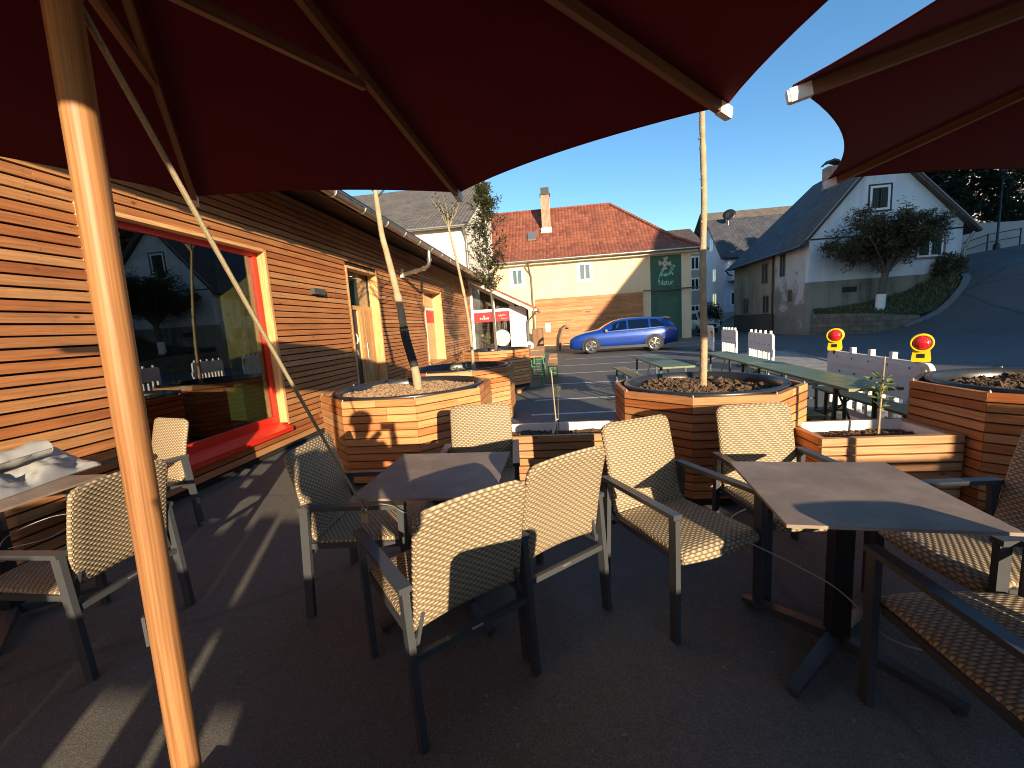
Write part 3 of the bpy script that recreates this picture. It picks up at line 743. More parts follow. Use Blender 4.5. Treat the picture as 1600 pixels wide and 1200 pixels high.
# ------------------------------------------------------------------ white house with the grey tiled roof
wh = thing('white_house', 'cream rendered house with a mossy grey tiled roof rising behind the larch building', 'house', (-4, 19.5, 0))
def PB(root, name, mb, mat, parent=None):
    o = mb.build(name, mat, parent or root)
    if parent is None: o.matrix_parent_inverse = Matrix.Translation(-root.location)
    return o
mb = MB(); mb.box((-16, 19.5, 0), (-4.0, 19.8, 6.35)); mb.prism([(-4.0, 19.8, 0), (-4.0, 19.8, 6.45), (-4.0, 28.4, 10.75), (-4.0, 28.4, 0)], (-.3, 0, 0)); mb.box((-16, 28.1, 0), (-4.3, 28.4, 10.6)); PB(wh, 'wall', mb, M['white_render'])
mb = MB(); a = V((-3.85, 19.15, 6.18)); b = V((-3.85, 28.55, 10.95)); e = V((-12.2, 0, 0)); L = (b - a).length
mb.add([a, a + e, b + e, b, a - V((0, 0, .12)), a + e - V((0, 0, .12)), b + e - V((0, 0, .12)), b - V((0, 0, .12))], [(0, 3, 2, 1), (4, 5, 6, 7), (0, 1, 5, 4), (3, 0, 4, 7), (2, 3, 7, 6)],
       [[(0, 0), (0, L), (12.2, L), (12.2, 0)]] + [[(0, 0), (1, 0), (1, .1), (0, .1)]] * 4)
PB(wh, 'roof', mb, M['grey_tiles'])
mb = MB(); mb.tube([(-3.8, 19.1, 6.12), (-16, 19.1, 6.12)], .07, 10); mb.tube([(-3.95, 19.12, 6.1), (-3.93, 19.3, 5.8), (-3.92, 19.4, 5.5), (-3.92, 19.4, 0)], .055, 10); PB(wh, 'gutter', mb, M['zinc'])

# ------------------------------------------------------------------ beige hall with the green gate
bh = thing('beige_hall', 'beige rendered hall with red pantile roof, larch panel and tall dark green gate', 'building', (2, 29, 0))
mb = MB(); mb.box((-6, 29, 0), (8.87, 29.3, 5.62)); mb.box((8.57, 29.3, 0), (8.87, 37, 5.62)); mb.box((-6, 36.7, 0), (8.57, 37, 5.6)); PB(bh, 'wall', mb, M['beige_render'])
mb = MB(); mb.box((-6, 28.55, 5.50), (9.15, 29.0, 5.66)); mb.box((-6, 28.98, 5.40), (8.9, 28.999, 5.499)); PB(bh, 'eaves', mb, M['beige_trim'])
mb = MB(); N_ = 12
def slope(mb, p0, p1, q1, q0, th=.08):
    """p0,p1 eave points, q0,q1 ridge points above them"""
    p0, p1, q0, q1 = map(V, (p0, p1, q0, q1)); ax = (p1 - p0).normalized(); n = (p1 - p0).cross(q0 - p0).normalized(); ay = n.cross(ax)
    uv = lambda p: ((p - p0).dot(ax), (p - p0).dot(ay)); d = n * th
    P = [p0, p1, q1, q0] if (q1 - q0).length > .01 else [p0, p1, q0]
    k = len(P); vs = P + [p - d for p in P]
    F = [tuple(range(k)), tuple(range(2 * k - 1, k - 1, -1))]; U = [[uv(p) for p in P], [uv(p) for p in reversed(P)]]
    for i in range(k):
        j = (i + 1) % k; F.append((j, i, k + i, k + j)); U.append([(0, 0), (.3, 0), (.3, .08), (0, .08)])
    mb.add(vs, F, U)
slope(mb, (-6.5, 28.35, 5.72), (9.35, 28.35, 5.72), (8.0, 29.7, 6.62), (-6.5, 29.7, 6.62))
slope(mb, (-6.5, 29.7, 6.62), (8.0, 29.7, 6.62), (4.28, 33, 9.97), (-6.5, 33, 9.97))
slope(mb, (9.35, 28.35, 5.72), (9.35, 37.65, 5.72), (8.0, 36.3, 6.62), (8.0, 29.7, 6.62))
slope(mb, (8.0, 29.7, 6.62), (8.0, 36.3, 6.62), (4.28, 33, 9.97), (4.28, 33, 9.97))
slope(mb, (9.35, 37.65, 5.72), (-6.5, 37.65, 5.72), (-6.5, 33, 9.97), (4.28, 33, 9.97))
roof = PB(bh, 'roof', mb, M['red_tiles'])
mb = MB(); mb.tube([(-6.5, 33, 10.0), (4.28, 33, 10.0)], .11, 8); mb.tube([(4.28, 33, 10.0), (8.0, 29.7, 6.68), (9.3, 28.4, 5.78)], .11, 8); mb.build('ridge_tiles', M['red_tiles'], roof)
mb = MB(); mb.box((-.72, 31.1, 7.8), (-.10, 31.7, 10.55))
ch = mb.build('chimney', M['brick'], roof)
mb = MB(); mb.box((-.78, 31.04, 10.55), (-.04, 31.76, 10.63)); mb.box((-.70, 31.12, 10.63), (-.12, 31.68, 11.05)); mb.build('chimney_cap', M['black_metal'], roof)
mb = MB(); mb.box((-.80, 31.0, 7.7), (-.02, 31.09, 8.3)); mb.build('chimney_flashing', M['zinc'], roof)
mb = MB(); mb.hexa([(-1.75, 30.35, 7.36), (-1.75, 30.95, 7.97), (-1.75, 30.9, 8.07), (-1.75, 30.3, 7.46), (-1.15, 30.35, 7.36), (-1.15, 30.95, 7.97), (-1.15, 30.9, 8.07), (-1.15, 30.3, 7.46)]); mb.build('skylight', M['steel'], roof)
mb = MB(); mb.tube([(-6.3, 28.27, 5.68), (9.3, 28.27, 5.68)], .075, 10); gtr = PB(bh, 'gutter', mb, M['zinc'])
mb = MB(); mb.tube([(-1.72, 28.28, 5.62), (-1.70, 28.5, 5.35), (-1.66, 28.9, 5.0), (-1.58, 28.93, 4.7), (-1.55, 28.93, .05)], .06, 10); mb.build('downpipe', plain('brown_downpipe', (.10, .075, .06), .5), gtr)
mb = MB(); boards(mb, (-1.42, 28.995, 0), (1, 0, 0), (0, -1, 0), 7.2, .05, 3.22, .088, .014, .03, (), (1.6, 3.4)); PB(bh, 'larch_panel', mb, M['larch'])
mb = MB(); mb.box((6.26, 28.94, 0), (8.24, 28.995, 5.44)); gate = PB(bh, 'gate', mb, M['green_paint'])
mb = MB(); mb.box((6.62, 28.92, .04), (7.95, 28.939, 2.72)); mb.build('gate_door', M['green_door'], gate)
mb = MB(); mb.box((6.24, 28.935, 0), (6.259, 28.999, 5.44)); mb.box((8.241, 28.935, 0), (8.26, 28.999, 5.44)); mb.build('gate_edge', M['white_paint'], gate)
mb = MB(); mb.box((5.75, 28.6, 3.20), (9.55, 28.68, 3.28)); mb.box((8.0, 28.681, 3.21), (8.06, 28.94, 3.27)); mb.box((7.3, 28.55, 3.285), (7.5, 28.75, 3.40)); PB(bh, 'awning_rail', mb, M['black_metal'])
# sign: pinwheel logo and lettering
def strokes(mb, lines, r, y, n=6):
    for l in lines: mb.tube([(p[0], y, p[1]) for p in l], r, n)
cx, cz, yy = 7.20, 4.92, 28.92
mb = MB()
for k in range(4):
    a = R(45 + 90 * k + 12); u = V((math.cos(a), 0, math.sin(a))); q = V((-math.sin(a), 0, math.cos(a)))
    c = V((cx, yy, cz)) + u * .20 + q * .10
    for s in (-.035, .035): mb.bar(c - u * .22 + q * s, c + u * .22 + q * s * 1.4, .045, .01, (0, 1, 0))
mb.build('pinwheel_emblem', M['cream_letter'], gate)
mb = MB()
for k in range(4):
    a = R(90 * k + 45 - 34); c = V((cx, yy, cz)) + V((math.cos(a), 0, math.sin(a))) * .30
    for s in (-1, 1):
        d = V((math.cos(a + s * .6), 0, math.sin(a + s * .6))); mb.bar(c - d * .02, c + d * .10, .07, .01, (0, 1, 0))
mb.build('heart_marks', M['pink'], gate)
def smooth_line(pts, n=5):
    out = []
    for i in range(len(pts) - 1):
        p0 = V(pts[max(i - 1, 0)]); p1 = V(pts[i]); p2 = V(pts[i + 1]); p3 = V(pts[min(i + 2, len(pts) - 1)])
        for k in range(n):
            t = k / n
            out.append(.5 * ((2 * p1) + (p2 - p0) * t + (2 * p0 - 5 * p1 + 4 * p2 - p3) * t * t + (3 * p1 - p0 - 3 * p2 + p3) * t ** 3))
    out.append(V(pts[-1])); return out
mb = MB(); ox, oz, sc = 6.62, 3.66, 1.0
FROH = [  # cursive f, r, o, h in one hand
    [(0.02, -.05), (.08, .12), (.17, .40), (.27, .62), (.38, .70), (.40, .64), (.33, .55), (.22, .38)],
    [(.12, .29), (.26, .35), (.36, .37)],
    [(.27, .24), (.33, .36), (.35, .40), (.42, .37), (.45, .40)],
    [(.45, .40), (.44, .30), (.50, .27), (.58, .34), (.60, .42), (.53, .45), (.47, .38), (.52, .28), (.62, .32), (.70, .42)],
    [(.66, .33), (.78, .55), (.92, .83), (1.04, .94), (1.08, .88), (.98, .70), (.82, .46), (.76, .33), (.84, .42), (.93, .47), (.94, .38), (.96, .33), (1.04, .37)]]
for l in FROH: strokes(mb, [smooth_line([(ox + .10 + p[0], oz + .18 + p[1]) for p in l])] if False else [[(q.x, q.y) for q in smooth_line([(ox + .10 + p[0], oz + .18 + p[1], 0) for p in l])]], .024, yy)
mb.build('script_lettering', M['mint'], gate)
cu = bpy.data.curves.new('word_lettering', 'FONT'); cu.body = 'Natur'; cu.size = .50; cu.extrude = .008; cu.materials.append(M['mint']); cu.space_character = 1.0
to = bpy.data.objects.new('word_lettering', cu); COL.objects.link(to); to.parent = gate
_nm = to
to = bpy.data.objects.new("word_lettering", bpy.data.meshes.new_from_object(_nm.evaluated_get(bpy.context.evaluated_depsgraph_get()))); bpy.data.objects.remove(_nm); COL.objects.link(to); to.parent = gate; to.name = "word_lettering"
to.rotation_euler = (R(90), 0, 0); to.location = (6.76, yy, 3.55); to.scale = (.80, 1, 1)
def house_window(root, x0, x1, z0, z1, y, trim, frame, tw=.16, fw=.06, mull=True, depth=.05, curtain=True):
    """window in a wall facing -Y at plane y: trim > frame, pane, curtain"""
    mb = MB(); mb.box((x0 - tw, y - .03, z1), (x1 + tw, y - .001, z1 + tw)); mb.box((x0 - tw, y - .05, z0 - tw), (x1 + tw, y - .001, z0)); mb.box((x0 - tw, y - .03, z0 + .001), (x0, y - .001, z1 - .001)); mb.box((x1, y - .03, z0 + .001), (x1 + tw, y - .001, z1 - .001))
    w_ = PB(root, 'window', mb, trim)
    mb = MB(); f = fw
    mb.box((x0, y - .022, z0), (x0 + f, y - .002, z1)); mb.box((x1 - f, y - .022, z0), (x1, y - .002, z1)); mb.box((x0 + f, y - .021, z0), (x1 - f, y - .002, z0 + f)); mb.box((x0 + f, y - .021, z1 - f), (x1 - f, y - .002, z1))
    if mull: xm = (x0 + x1) / 2; mb.box((xm - f * .6, y - .0205, z0 + f), (xm + f * .6, y - .002, z1 - f))
    mb.build('frame', frame, w_)
    mb = MB(); mb.box((x0 + f, y - .012, z0 + f), (x1 - f, y - .010, z1 - f)); mb.build('pane', M['glass'], w_)
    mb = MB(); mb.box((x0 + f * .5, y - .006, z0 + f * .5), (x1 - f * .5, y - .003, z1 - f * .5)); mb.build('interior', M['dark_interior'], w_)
    if curtain:
        mb = MB(); n = 9; ww = (x1 - x0 - 2 * f) / n
        for k in range(n):
            if k in (4,): continue
            mb.box((x0 + f + k * ww, y - .0095 , z0 + f), (x0 + f + (k + .72) * ww, y - .0065, z1 - f))
        mb.build('curtain', M['curtain'], w_)
    return w_
house_window(bh, -2.86, -2.18, 4.28, 5.28, 29, M['white_paint'], M['white_paint'], .16, .05)
house_window(bh, 1.66, 2.40, 4.28, 5.30, 29, M['white_paint'], M['white_paint'], .16, .05)
mb = MB(); mb.box((2.0, 28.90, 2.13), (2.30, 28.964, 2.21)); PB(bh, 'wall_lamp', mb, M['anthracite'])
mb = MB(); mb.box((-.78, 28.93, .95), (-.45, 28.964, 1.55)); PB(bh, 'notice', mb, M['label'])

# ------------------------------------------------------------------ white gabled house on the corner
gh = thing('gable_house', 'old white gabled house with weathered plaster and a dark sagging roof at the road corner', 'house', (13.3, 24.1, 0))
GY = 24.1
mb = MB(); mb.prism([(13.3, GY, 2.79), (13.3, GY, 5.0), (16.65, GY, 9.05), (20.5, GY, 5.3), (20.5, GY, 2.79)], (0, .3, 0)); mb.box((20.2, GY + .3, 0), (20.5, 33, 5.3)); PB(gh, 'wall', mb, M['gable_white'])
mb = MB(); mb.box((13.3, GY + .012, 0), (20.5, GY + .3, 2.789)); PB(gh, 'plinth', mb, M['gable_plinth'])
mb = MB(); mb.box((13.3, GY + .301, 0), (13.6, 27.5, 5.0)); PB(gh, 'side_wall', mb, M['weathered'])
mb = MB(); mb.box((13.25, 27.5, 1.25), (13.6, 33.3, 5.0)); PB(gh, 'side_wall', mb, M['ochre_house'])['label'] = 'ochre painted stretch of side wall'
mb = MB(); mb.box((13.27, 27.501, 0), (13.6, 33.3, 1.249)); PB(gh, 'side_plinth', mb, M['brown_plinth'])
mb = MB(); slope(mb, (12.75, 26.2, 4.66), (12.75, 23.75, 4.66), (16.65, 23.75, 9.22), (16.65, 26.2, 9.22), .12); rf = PB(gh, 'roof', mb, M['brown_tiles'])
rf['label'] = 'brown tiled front strip of the roof'
mb = MB(); slope(mb, (12.75, 33.6, 4.62), (12.75, 26.201, 4.66), (16.65, 26.201, 9.22), (16.65, 30.0, 9.15), .12); rf2 = PB(gh, 'roof', mb, M['slate_tiles'])
rf2['label'] = 'dark slate coloured rear part of the roof'
mb = MB(); slope(mb, (21.1, 23.75, 4.75), (21.1, 33, 4.75), (16.651, 30, 9.15), (16.651, 23.75, 9.22), .12); slope(mb, (21.1, 33, 4.75), (12.75, 33.6, 4.62), (16.65, 30.001, 9.15), (16.65, 30.001, 9.15), .12); PB(gh, 'roof', mb, M['brown_tiles'])['label'] = 'brown tiled far slope of the roof'
mb = MB(); mb.box((15.75, 26.9, 7.7), (16.35, 27.5, 9.35)); chm = mb.build('chimney', M['brick'], rf2); chm.matrix_parent_inverse = Matrix.Identity(4)
mb = MB(); mb.tube([(15.55, 27.2, 9.42), (15.8, 27.2, 9.66), (16.05, 27.2, 9.72), (16.3, 27.2, 9.64), (16.5, 27.2, 9.42)], .05, 6); mb.prism([(15.6, 26.9, 9.45), (15.82, 26.9, 9.66), (16.05, 26.9, 9.73), (16.28, 26.9, 9.65), (16.46, 26.9, 9.45), (16.28, 26.9, 9.56), (16.05, 26.9, 9.62), (15.82, 26.9, 9.56)], (0, .6, 0)); mb.build('chimney_cowl', M['black_metal'], rf2)
mb = MB(); mb.bar((13.0, 23.78, 4.88), (16.62, 23.78, 9.12), .02, .18, (0, 0, 1)); mb.bar((20.9, 23.78, 4.92), (16.68, 23.78, 9.12), .02, .18, (0, 0, 1)); PB(gh, 'verge_board', mb, plain('grey_verge', (.33, .30, .27), .8))
mb = MB(); mb.box((13.29, GY - .02, 4.93), (20.51, GY - .001, 5.0)); PB(gh, 'string_band', mb, M['black_metal'])
house_window(gh, 16.10, 17.05, 6.15, 7.35, GY, M['black_metal'], M['white_paint'], .08, .11, False)
house_window(gh, 18.45, 19.65, 3.65, 4.70, GY, plain('worn_wood_trim', (.20, .16, .13), .8), M['white_paint'], .10, .09)
mb = MB(); mb.box((15.0, GY - .004, 2.14), (15.7, GY + .011, 2.42)); PB(gh, 'cellar_vent', mb, M['black_metal'])
mb = MB(); mb.tube([(20.75, 23.8, 4.7), (20.62, 23.9, 4.3), (20.55, 23.98, 3.9), (20.55, 24.0, 1.5)], .06, 8); PB(gh, 'downpipe', mb, M['zinc'])
mb = MB(); mb.tube([(13.18, 27.55, 4.7), (13.18, 27.55, .1)], .05, 8); mb.tube([(12.72, 23.8, 4.62), (12.72, 33.6, 4.58)], .06, 8); mb.tube([(12.72, 33.5, 4.58), (12.95, 33.5, 4.25), (13.2, 33.4, 4.2)], .05, 8); PB(gh, 'gutter', mb, M['black_plastic'])
def side_window(root, X, y0, y1, z0, z1, dark=False, tw=.06, trim=None):
    mb = MB()
    mb.box((X - .03, y0 - tw, z0 - tw), (X - .002, y1 + tw, z0)); mb.box((X - .03, y0 - tw, z1), (X - .002, y1 + tw, z1 + tw)); mb.box((X - .03, y0 - tw, z0 + .001), (X - .002, y0, z1 - .001)); mb.box((X - .03, y1, z0 + .001), (X - .002, y1 + tw, z1 - .001)); ym = (y0 + y1) / 2
    mb.box((X - .025, ym - .03, z0 + .001), (X - .003, ym + .03, z1 - .001))
    w_ = PB(root, 'window', mb, trim or M['white_paint'])
    mb = MB(); mb.box((X - .012, y0 + .001, z0 + .001), (X - .006, ym - .031, z1 - .001)); mb.box((X - .012, ym + .031, z0 + .001), (X - .006, y1 - .001, z1 - .001)); mb.build('pane', M['car_glass'] if not dark else M['dark_interior'], w_)
    return w_
tr_b = plain('brown_window_trim', (.22, .17, .13), .8)
for (a, b, c, d) in ((28.3, 29.0, 3.2, 4.35), (28.1, 28.8, 1.35, 2.35), (30.9, 31.6, 1.35, 2.35)): side_window(gh, 13.25, a, b, c, d, True, .06, tr_b)
for (a, b, c, d) in ((26.4, 26.9, 3.4, 4.6), (25.6, 25.95, 1.9, 2.5)): side_window(gh, 13.3, a, b, c, d, True, .05, tr_b)

# bank, stone wall and kerb in front of it
fr_ = [(13.62, 23.98, 1.10), (14.42, 23.14, 1.05), (15.25, 22.36, .98), (16.12, 22.05, .87), (17.0, 21.97, .78), (17.7, 21.98, .98), (18.6, 22.2, 1.66), (19.35, 22.7, 2.28), (19.9, 23.6, 2.75)]
bk_ = [(13.65, 24.12, 1.14), (14.5, 24.12, 1.22), (15.4, 24.12, 1.36), (16.3, 24.12, 1.52), (17.2, 24.12, 1.74), (18.0, 24.12, 1.95), (18.9, 24.12, 2.25), (19.6, 24.12, 2.55), (20.4, 24.1, 2.85)]
def rs(pts, n):
    return [V(pts[min(int(t), len(pts) - 2)]).lerp(V(pts[min(int(t), len(pts) - 2) + 1]), t - min(int(t), len(pts) - 2)) for t in [i * (len(pts) - 1) / (n - 1) for i in range(n)]]
A_ = rs(fr_, 40); B_ = rs(bk_, 40); P = []
for a, b in zip(A_, B_):
    row = []
    for k in range(14):
        t = k / 13; p = a.lerp(b, t); p.z += .16 * math.sin(math.pi * t) + .07 * noise.noise(p * 1.7) * (1 if 0 < k < 13 else 0); row.append(p)
    P.append(row)
g = MB(); g.grid(P, flip=True); struct(g.build('bank', M['grass']))
gr = MB()
for i in range(5200):
    u = random.random() * 38.9; v = random.random() ** .8 * 12.9; iu = int(u); iv = int(v)
    p = P[iu][iv].lerp(P[min(iu + 1, 39)][min(iv + 1, 13)], random.random())
    h = random.uniform(.05, .16) * (1.8 if iu > 26 and random.random() < .5 else 1)
    gr.leaf(p - V((0, 0, .02)), V((random.uniform(-.6, .6), random.uniform(-.6, .6), 1)), V((random.random() - .5, random.random() - .5, .1)), h * 1.3, h * .35)
gg = gr.build('grass', M['grass_blade']); gg['kind'] = 'stuff'
tag(gg, 'dry grass and weeds growing on the bank below the white gable', 'grass')
sw = MB(); q = rs([(13.6, 23.95), (14.62, 22.28), (15.68, 20.66), (16.75, 19.84)], 1) if False else None
wl = [V((13.5, 24.06, 0)), V((14.33, 23.08, 0)), V((15.18, 22.26, 0)), V((16.1, 21.94, 0)), V((17.05, 21.86, 0))]
tops = [1.12, 1.07, 1.0, .89, .79]; uacc = 0
for i in range(4):
    a, b = wl[i], wl[i + 1]; d = (b - a).normalized(); nrm = V((d.y, -d.x, 0)); l = (b - a).length
    a2, b2 = a - nrm * .35, b - nrm * .35; za, zb = tops[i], tops[i + 1]
    f = [V((a.x, a.y, -.1)), V((b.x, b.y, -.1)), V((b.x, b.y, zb)), V((a.x, a.y, za)), V((a2.x, a2.y, za)), V((b2.x, b2.y, zb))]
    sw.add(f, [(0, 1, 2, 3), (3, 2, 5, 4)], [[(uacc, 0), (uacc + l, 0), (uacc + l, zb + .1), (uacc, za + .1)], [(uacc, 0), (uacc + l, 0), (uacc + l, .35), (uacc, .35)]]); uacc += l
tag(sw.build('stone_wall', M['sandstone']), 'low sandstone retaining wall below the grass bank of the white gabled house', 'wall')
kp = rs([(16.6, 19.55), (17.4, 19.5), (18.3, 19.6), (19.2, 19.85), (20.1, 20.25), (20.9, 20.75), (21.5, 21.6), (21.7, 22.7)], 1) if False else [(16.3, 21.72), (17.0, 21.66), (17.8, 21.70), (18.5, 21.92), (19.2, 22.3), (19.75, 22.8), (20.15, 23.5), (20.4, 24.3)]
kerb_strip([(x, y, gz(x, y)) for x, y in kp], .28, .10)

# ------------------------------------------------------------------ houses further back
bl = thing('blue_house', 'pale blue gabled house with a dark tiled roof beyond the trunk of the bare tree', 'house', (17.6, 43, 0))
mb = MB(); mb.prism([(17.6, 43, 1.6), (17.6, 43, 7.2), (17.6, 47.2, 11.35), (17.6, 51.4, 7.2), (17.6, 51.4, 1.6)], (.3, 0, 0)); PB(bl, 'gable_wall', mb, M['blue_house'])
mb = MB(); mb.box((17.9, 43, 1.6), (30, 43.3, 7.25)); PB(bl, 'front_wall', mb, M['blue_lit'])
mb = MB(); mb.box((17.65, 43.05, 0), (30, 51, 1.6)); PB(bl, 'plinth', mb, M['concrete'])
mb = MB(); slope(mb, (17.2, 42.5, 6.95), (30, 42.5, 6.95), (30, 47.2, 11.65), (17.2, 47.2, 11.65), .14); slope(mb, (30, 51.9, 6.95), (17.2, 51.9, 6.95), (17.2, 47.21, 11.65), (30, 47.21, 11.65), .14); PB(bl, 'roof', mb, M['slate_tiles'])
for (a, b, c, d) in ((46.0, 46.8, 8.3, 9.5), (45.1, 46.0, 5.0, 6.2), (44.9, 46.0, 2.3, 3.6), (48.8, 49.6, 5.0, 6.2)): side_window(bl, 17.6, a, b, c, d, False, .10)
for (a, b, c, d) in ((18.3, 19.3, 2.3, 3.6), (18.5, 19.5, 5.2, 6.2)): house_window(bl, a, b, c, d, 43, M['white_paint'], M['white_paint'], .10, .08, True, .05, False)
mb = MB(); mb.box((17.95, 41.9, 4.7), (22, 42.99, 4.85)); mb.box((17.95, 41.9, 4.85), (18.0, 42.99, 5.6)); mb.box((18.0, 41.9, 4.851), (22, 41.95, 5.6)); PB(bl, 'balcony', mb, M['blue_lit'])
mb = MB(); mb.cyl((19.3, 44.8, 8.6), (19.3, 44.8, 10.9), .04, 8); mb.lathe([(.001, .0), (.3, .04), (.55, .16), (.56, .17), (.3, .06), (.001, .02)], (0, 0, 0), 20); 
PB(bl, 'mast', mb, M['steel']) if False else None
dm = MB(); dm.lathe([(.001, .0), (.3, .04), (.62, .17), (.63, .19), (.3, .07), (.001, .03)], (0, 0, 0), 24); d_ = PB(bl, 'satellite_dish', dm, M['black_metal']); d_.matrix_parent_inverse = Matrix.Translation(-bl.location); d_.location = (19.35, 46.2, 11.75); d_.rotation_euler = (R(68), 0, R(-25))
dm = MB(); dm.cyl((19.35, 46.4, 10.6), (19.35, 46.4, 11.75), .04, 8); PB(bl, 'dish_pole', dm, M['steel'])
bl.location = (17.0, 45.3, -.1)
ng = thing('neighbour_house', 'tall dark roofed house peeping over the ridge behind the blue house', 'house', (27, 56, 0))
mb = MB(); mb.box((20, 56, 0), (40, 64, 11.5)); PB(ng, 'wall', mb, M['grey_house'])
mb = MB(); slope(mb, (19.5, 55.5, 11.4), (40.5, 55.5, 11.4), (40.5, 60, 14.6), (19.5, 60, 14.6), .14); slope(mb, (40.5, 64.5, 11.4), (19.5, 64.5, 11.4), (19.5, 60.01, 14.6), (40.5, 60.01, 14.6), .14); PB(ng, 'roof', mb, M['grey_tiles'])
gy = thing('grey_house', 'narrow grey rendered house seen between the green gate and the bare trunk', 'house', (13, 40, 0))
mb = MB(); mb.box((9.0, 40, 0), (14.3, 50, 7.2)); PB(gy, 'wall', mb, M['grey_house'])

mb = MB(); slope(mb, (8.6, 39.6, 7.2), (14.7, 39.6, 7.2), (14.7, 45, 10.0), (8.6, 45, 10.0), .14); slope(mb, (14.7, 50.4, 7.2), (8.6, 50.4, 7.2), (8.6, 45.01, 10.0), (14.7, 45.01, 10.0), .14); PB(gy, 'roof', mb, M['brown_tiles'])
for (c, d) in ((5.5, 6.6), (3.7, 4.7), (1.3, 2.3)): house_window(gy, 13.25, 13.95, c, d, 40, M['white_paint'], M['white_paint'], .07, .06, True, .05, False)

gy.location = (11.95, 40, 0)
# right edge: retaining wall, hedge trees and the villa up the hill
rw = MB(); pts = [(22.2, 28.1, 2.9, 5.7), (25, 29.0, 3.9, 5.86), (28, 29.5, 4.2, 5.85), (33, 30.2, 4.9, 6.2), (45, 32, 6.5, 8.0)]
for (x0, y0, a0, b0), (x1, y1, a1, b1) in zip(pts, pts[1:]):
    rw.hexa([(x0, y0, a0 - 1), (x0, y0, b0), (x0, y0 + .35, b0), (x0, y0 + .35, a0 - 1), (x1, y1, a1 - 1), (x1, y1, b1), (x1, y1 + .35, b1), (x1, y1 + .35, a1 - 1)])
tag(rw.build('retaining_wall', M['concrete']), 'long pale concrete retaining wall climbing beside the uphill road', 'wall')
rl = MB(); rail = [(22.0, 27.4), (23.8, 28.0), (25.6, 28.5), (27.6, 28.8)]
for a, b in zip(rail, rail[1:]):
    for h in (.5, .95): rl.tube([(a[0], a[1], gz(*a) + h), (b[0], b[1], gz(*b) + h)], .03, 6)
for a in rail: rl.cyl((a[0], a[1], gz(*a)), (a[0], a[1], gz(*a) + 1.0), .035, 6)
tag(rl.build('handrail', M['black_metal']), 'dark metal handrail along the foot of the retaining wall', 'railing')
vl = thing('hill_villa', 'white villa with a beige awning high above the retaining wall', 'house', (42, 40, 6))
mb = MB(); mb.box((33.0, 40, 3), (60, 52, 12.5)); PB(vl, 'wall', mb, M['gable_white'])
mb = MB(); mb.box((33.2, 38.2, 9.75), (60, 39.99, 10.0)); PB(vl, 'balcony', mb, M['white_paint'])
mb = MB(); slope(mb, (32, 37.8, 12.5), (61, 37.8, 12.5), (61, 46, 16), (32, 46, 16), .14); PB(vl, 'roof', mb, M['brown_tiles'])
mb = MB(); mb.hexa([(33.2, 37.6, 8.1), (33.2, 38.0, 9.45), (33.2, 38.06, 9.45), (33.2, 37.66, 8.1), (35.1, 37.6, 8.1), (35.1, 38.0, 9.45), (35.1, 38.06, 9.45), (35.1, 37.66, 8.1)]); PB(vl, 'awning', mb, M['awning'])
sp = thing('street_lamp', 'slim dark lamp post standing by the retaining wall up the hill', 'street lamp', (26.2, 28.6, gz(26.2, 28.6)))
mb = MB(); mb.lathe([(.16, 0), (.16, .25), (.09, .35), (.06, .5), (.045, 4.2), (.001, 4.2)], (0, 0, 0), 12); mb.build('post', M['black_metal'], sp)
mb = MB(); mb.lathe([(.05, 4.2), (.16, 4.3), (.2, 4.6), (.001, 4.85)], (0, 0, 0), 12); mb.build('lantern', M['dark_interior'], sp)

# added out of view to shade the street: steep gabled house and hill
sh = thing('shade_house', 'unseen steep gabled house added behind the viewpoint to shade the street', 'house', (22, -8, 0))
mb = MB(); mb.prism([(15.6, -5, 0), (15.6, -5, 6.9), (27, -5, 20.2), (38, -5, 6.9), (38, -5, 0)], (6.18, -14, 0)); PB(sh, 'wall', mb, M['white_render'])
mb = MB(); mb.prism([(15.3, -4.7, 6.75), (15.3, -4.7, 6.95), (27, -4.7, 20.6), (27, -4.7, 20.3)], (6.44, -14.6, 0)); mb.prism([(38.4, -4.7, 6.75), (38.4, -4.7, 6.95), (27.01, -4.7, 20.6), (27.01, -4.7, 20.3)], (6.44, -14.6, 0)); PB(sh, 'roof', mb, M['brown_tiles'])
for (a, c) in ((18, 2), (22, 2), (26, 2), (22, 6), (26, 6), (30, 6), (26, 10.5)):
    w_ = MB(); w_.box((a, -4.99, c), (a + 1.1, -4.96, c + 1.4)); PB(sh, 'window', w_, M['dark_interior'])
hl = MB(); P = []
for i in range(30):
    x = 33 + i * 4.5; row = []
    for j in range(16):
        y = -14 - j * 6
        h = 27 * min(1, i / 3) * math.exp(-((j - 6) / 8) ** 2) * (1 + .1 * noise.noise(V((x * .1, y * .1, 0)))) * (1 if i < 24 else (29 - i) / 6)
        row.append(V((x, y, max(-.5, h if 0 < j < 15 else -.5))))
    P.append(row)
hl.grid(P, flip=False); struct(hl.build('hill', M['grass']))  # unseen slope, added and shaped to shade the houses up the street
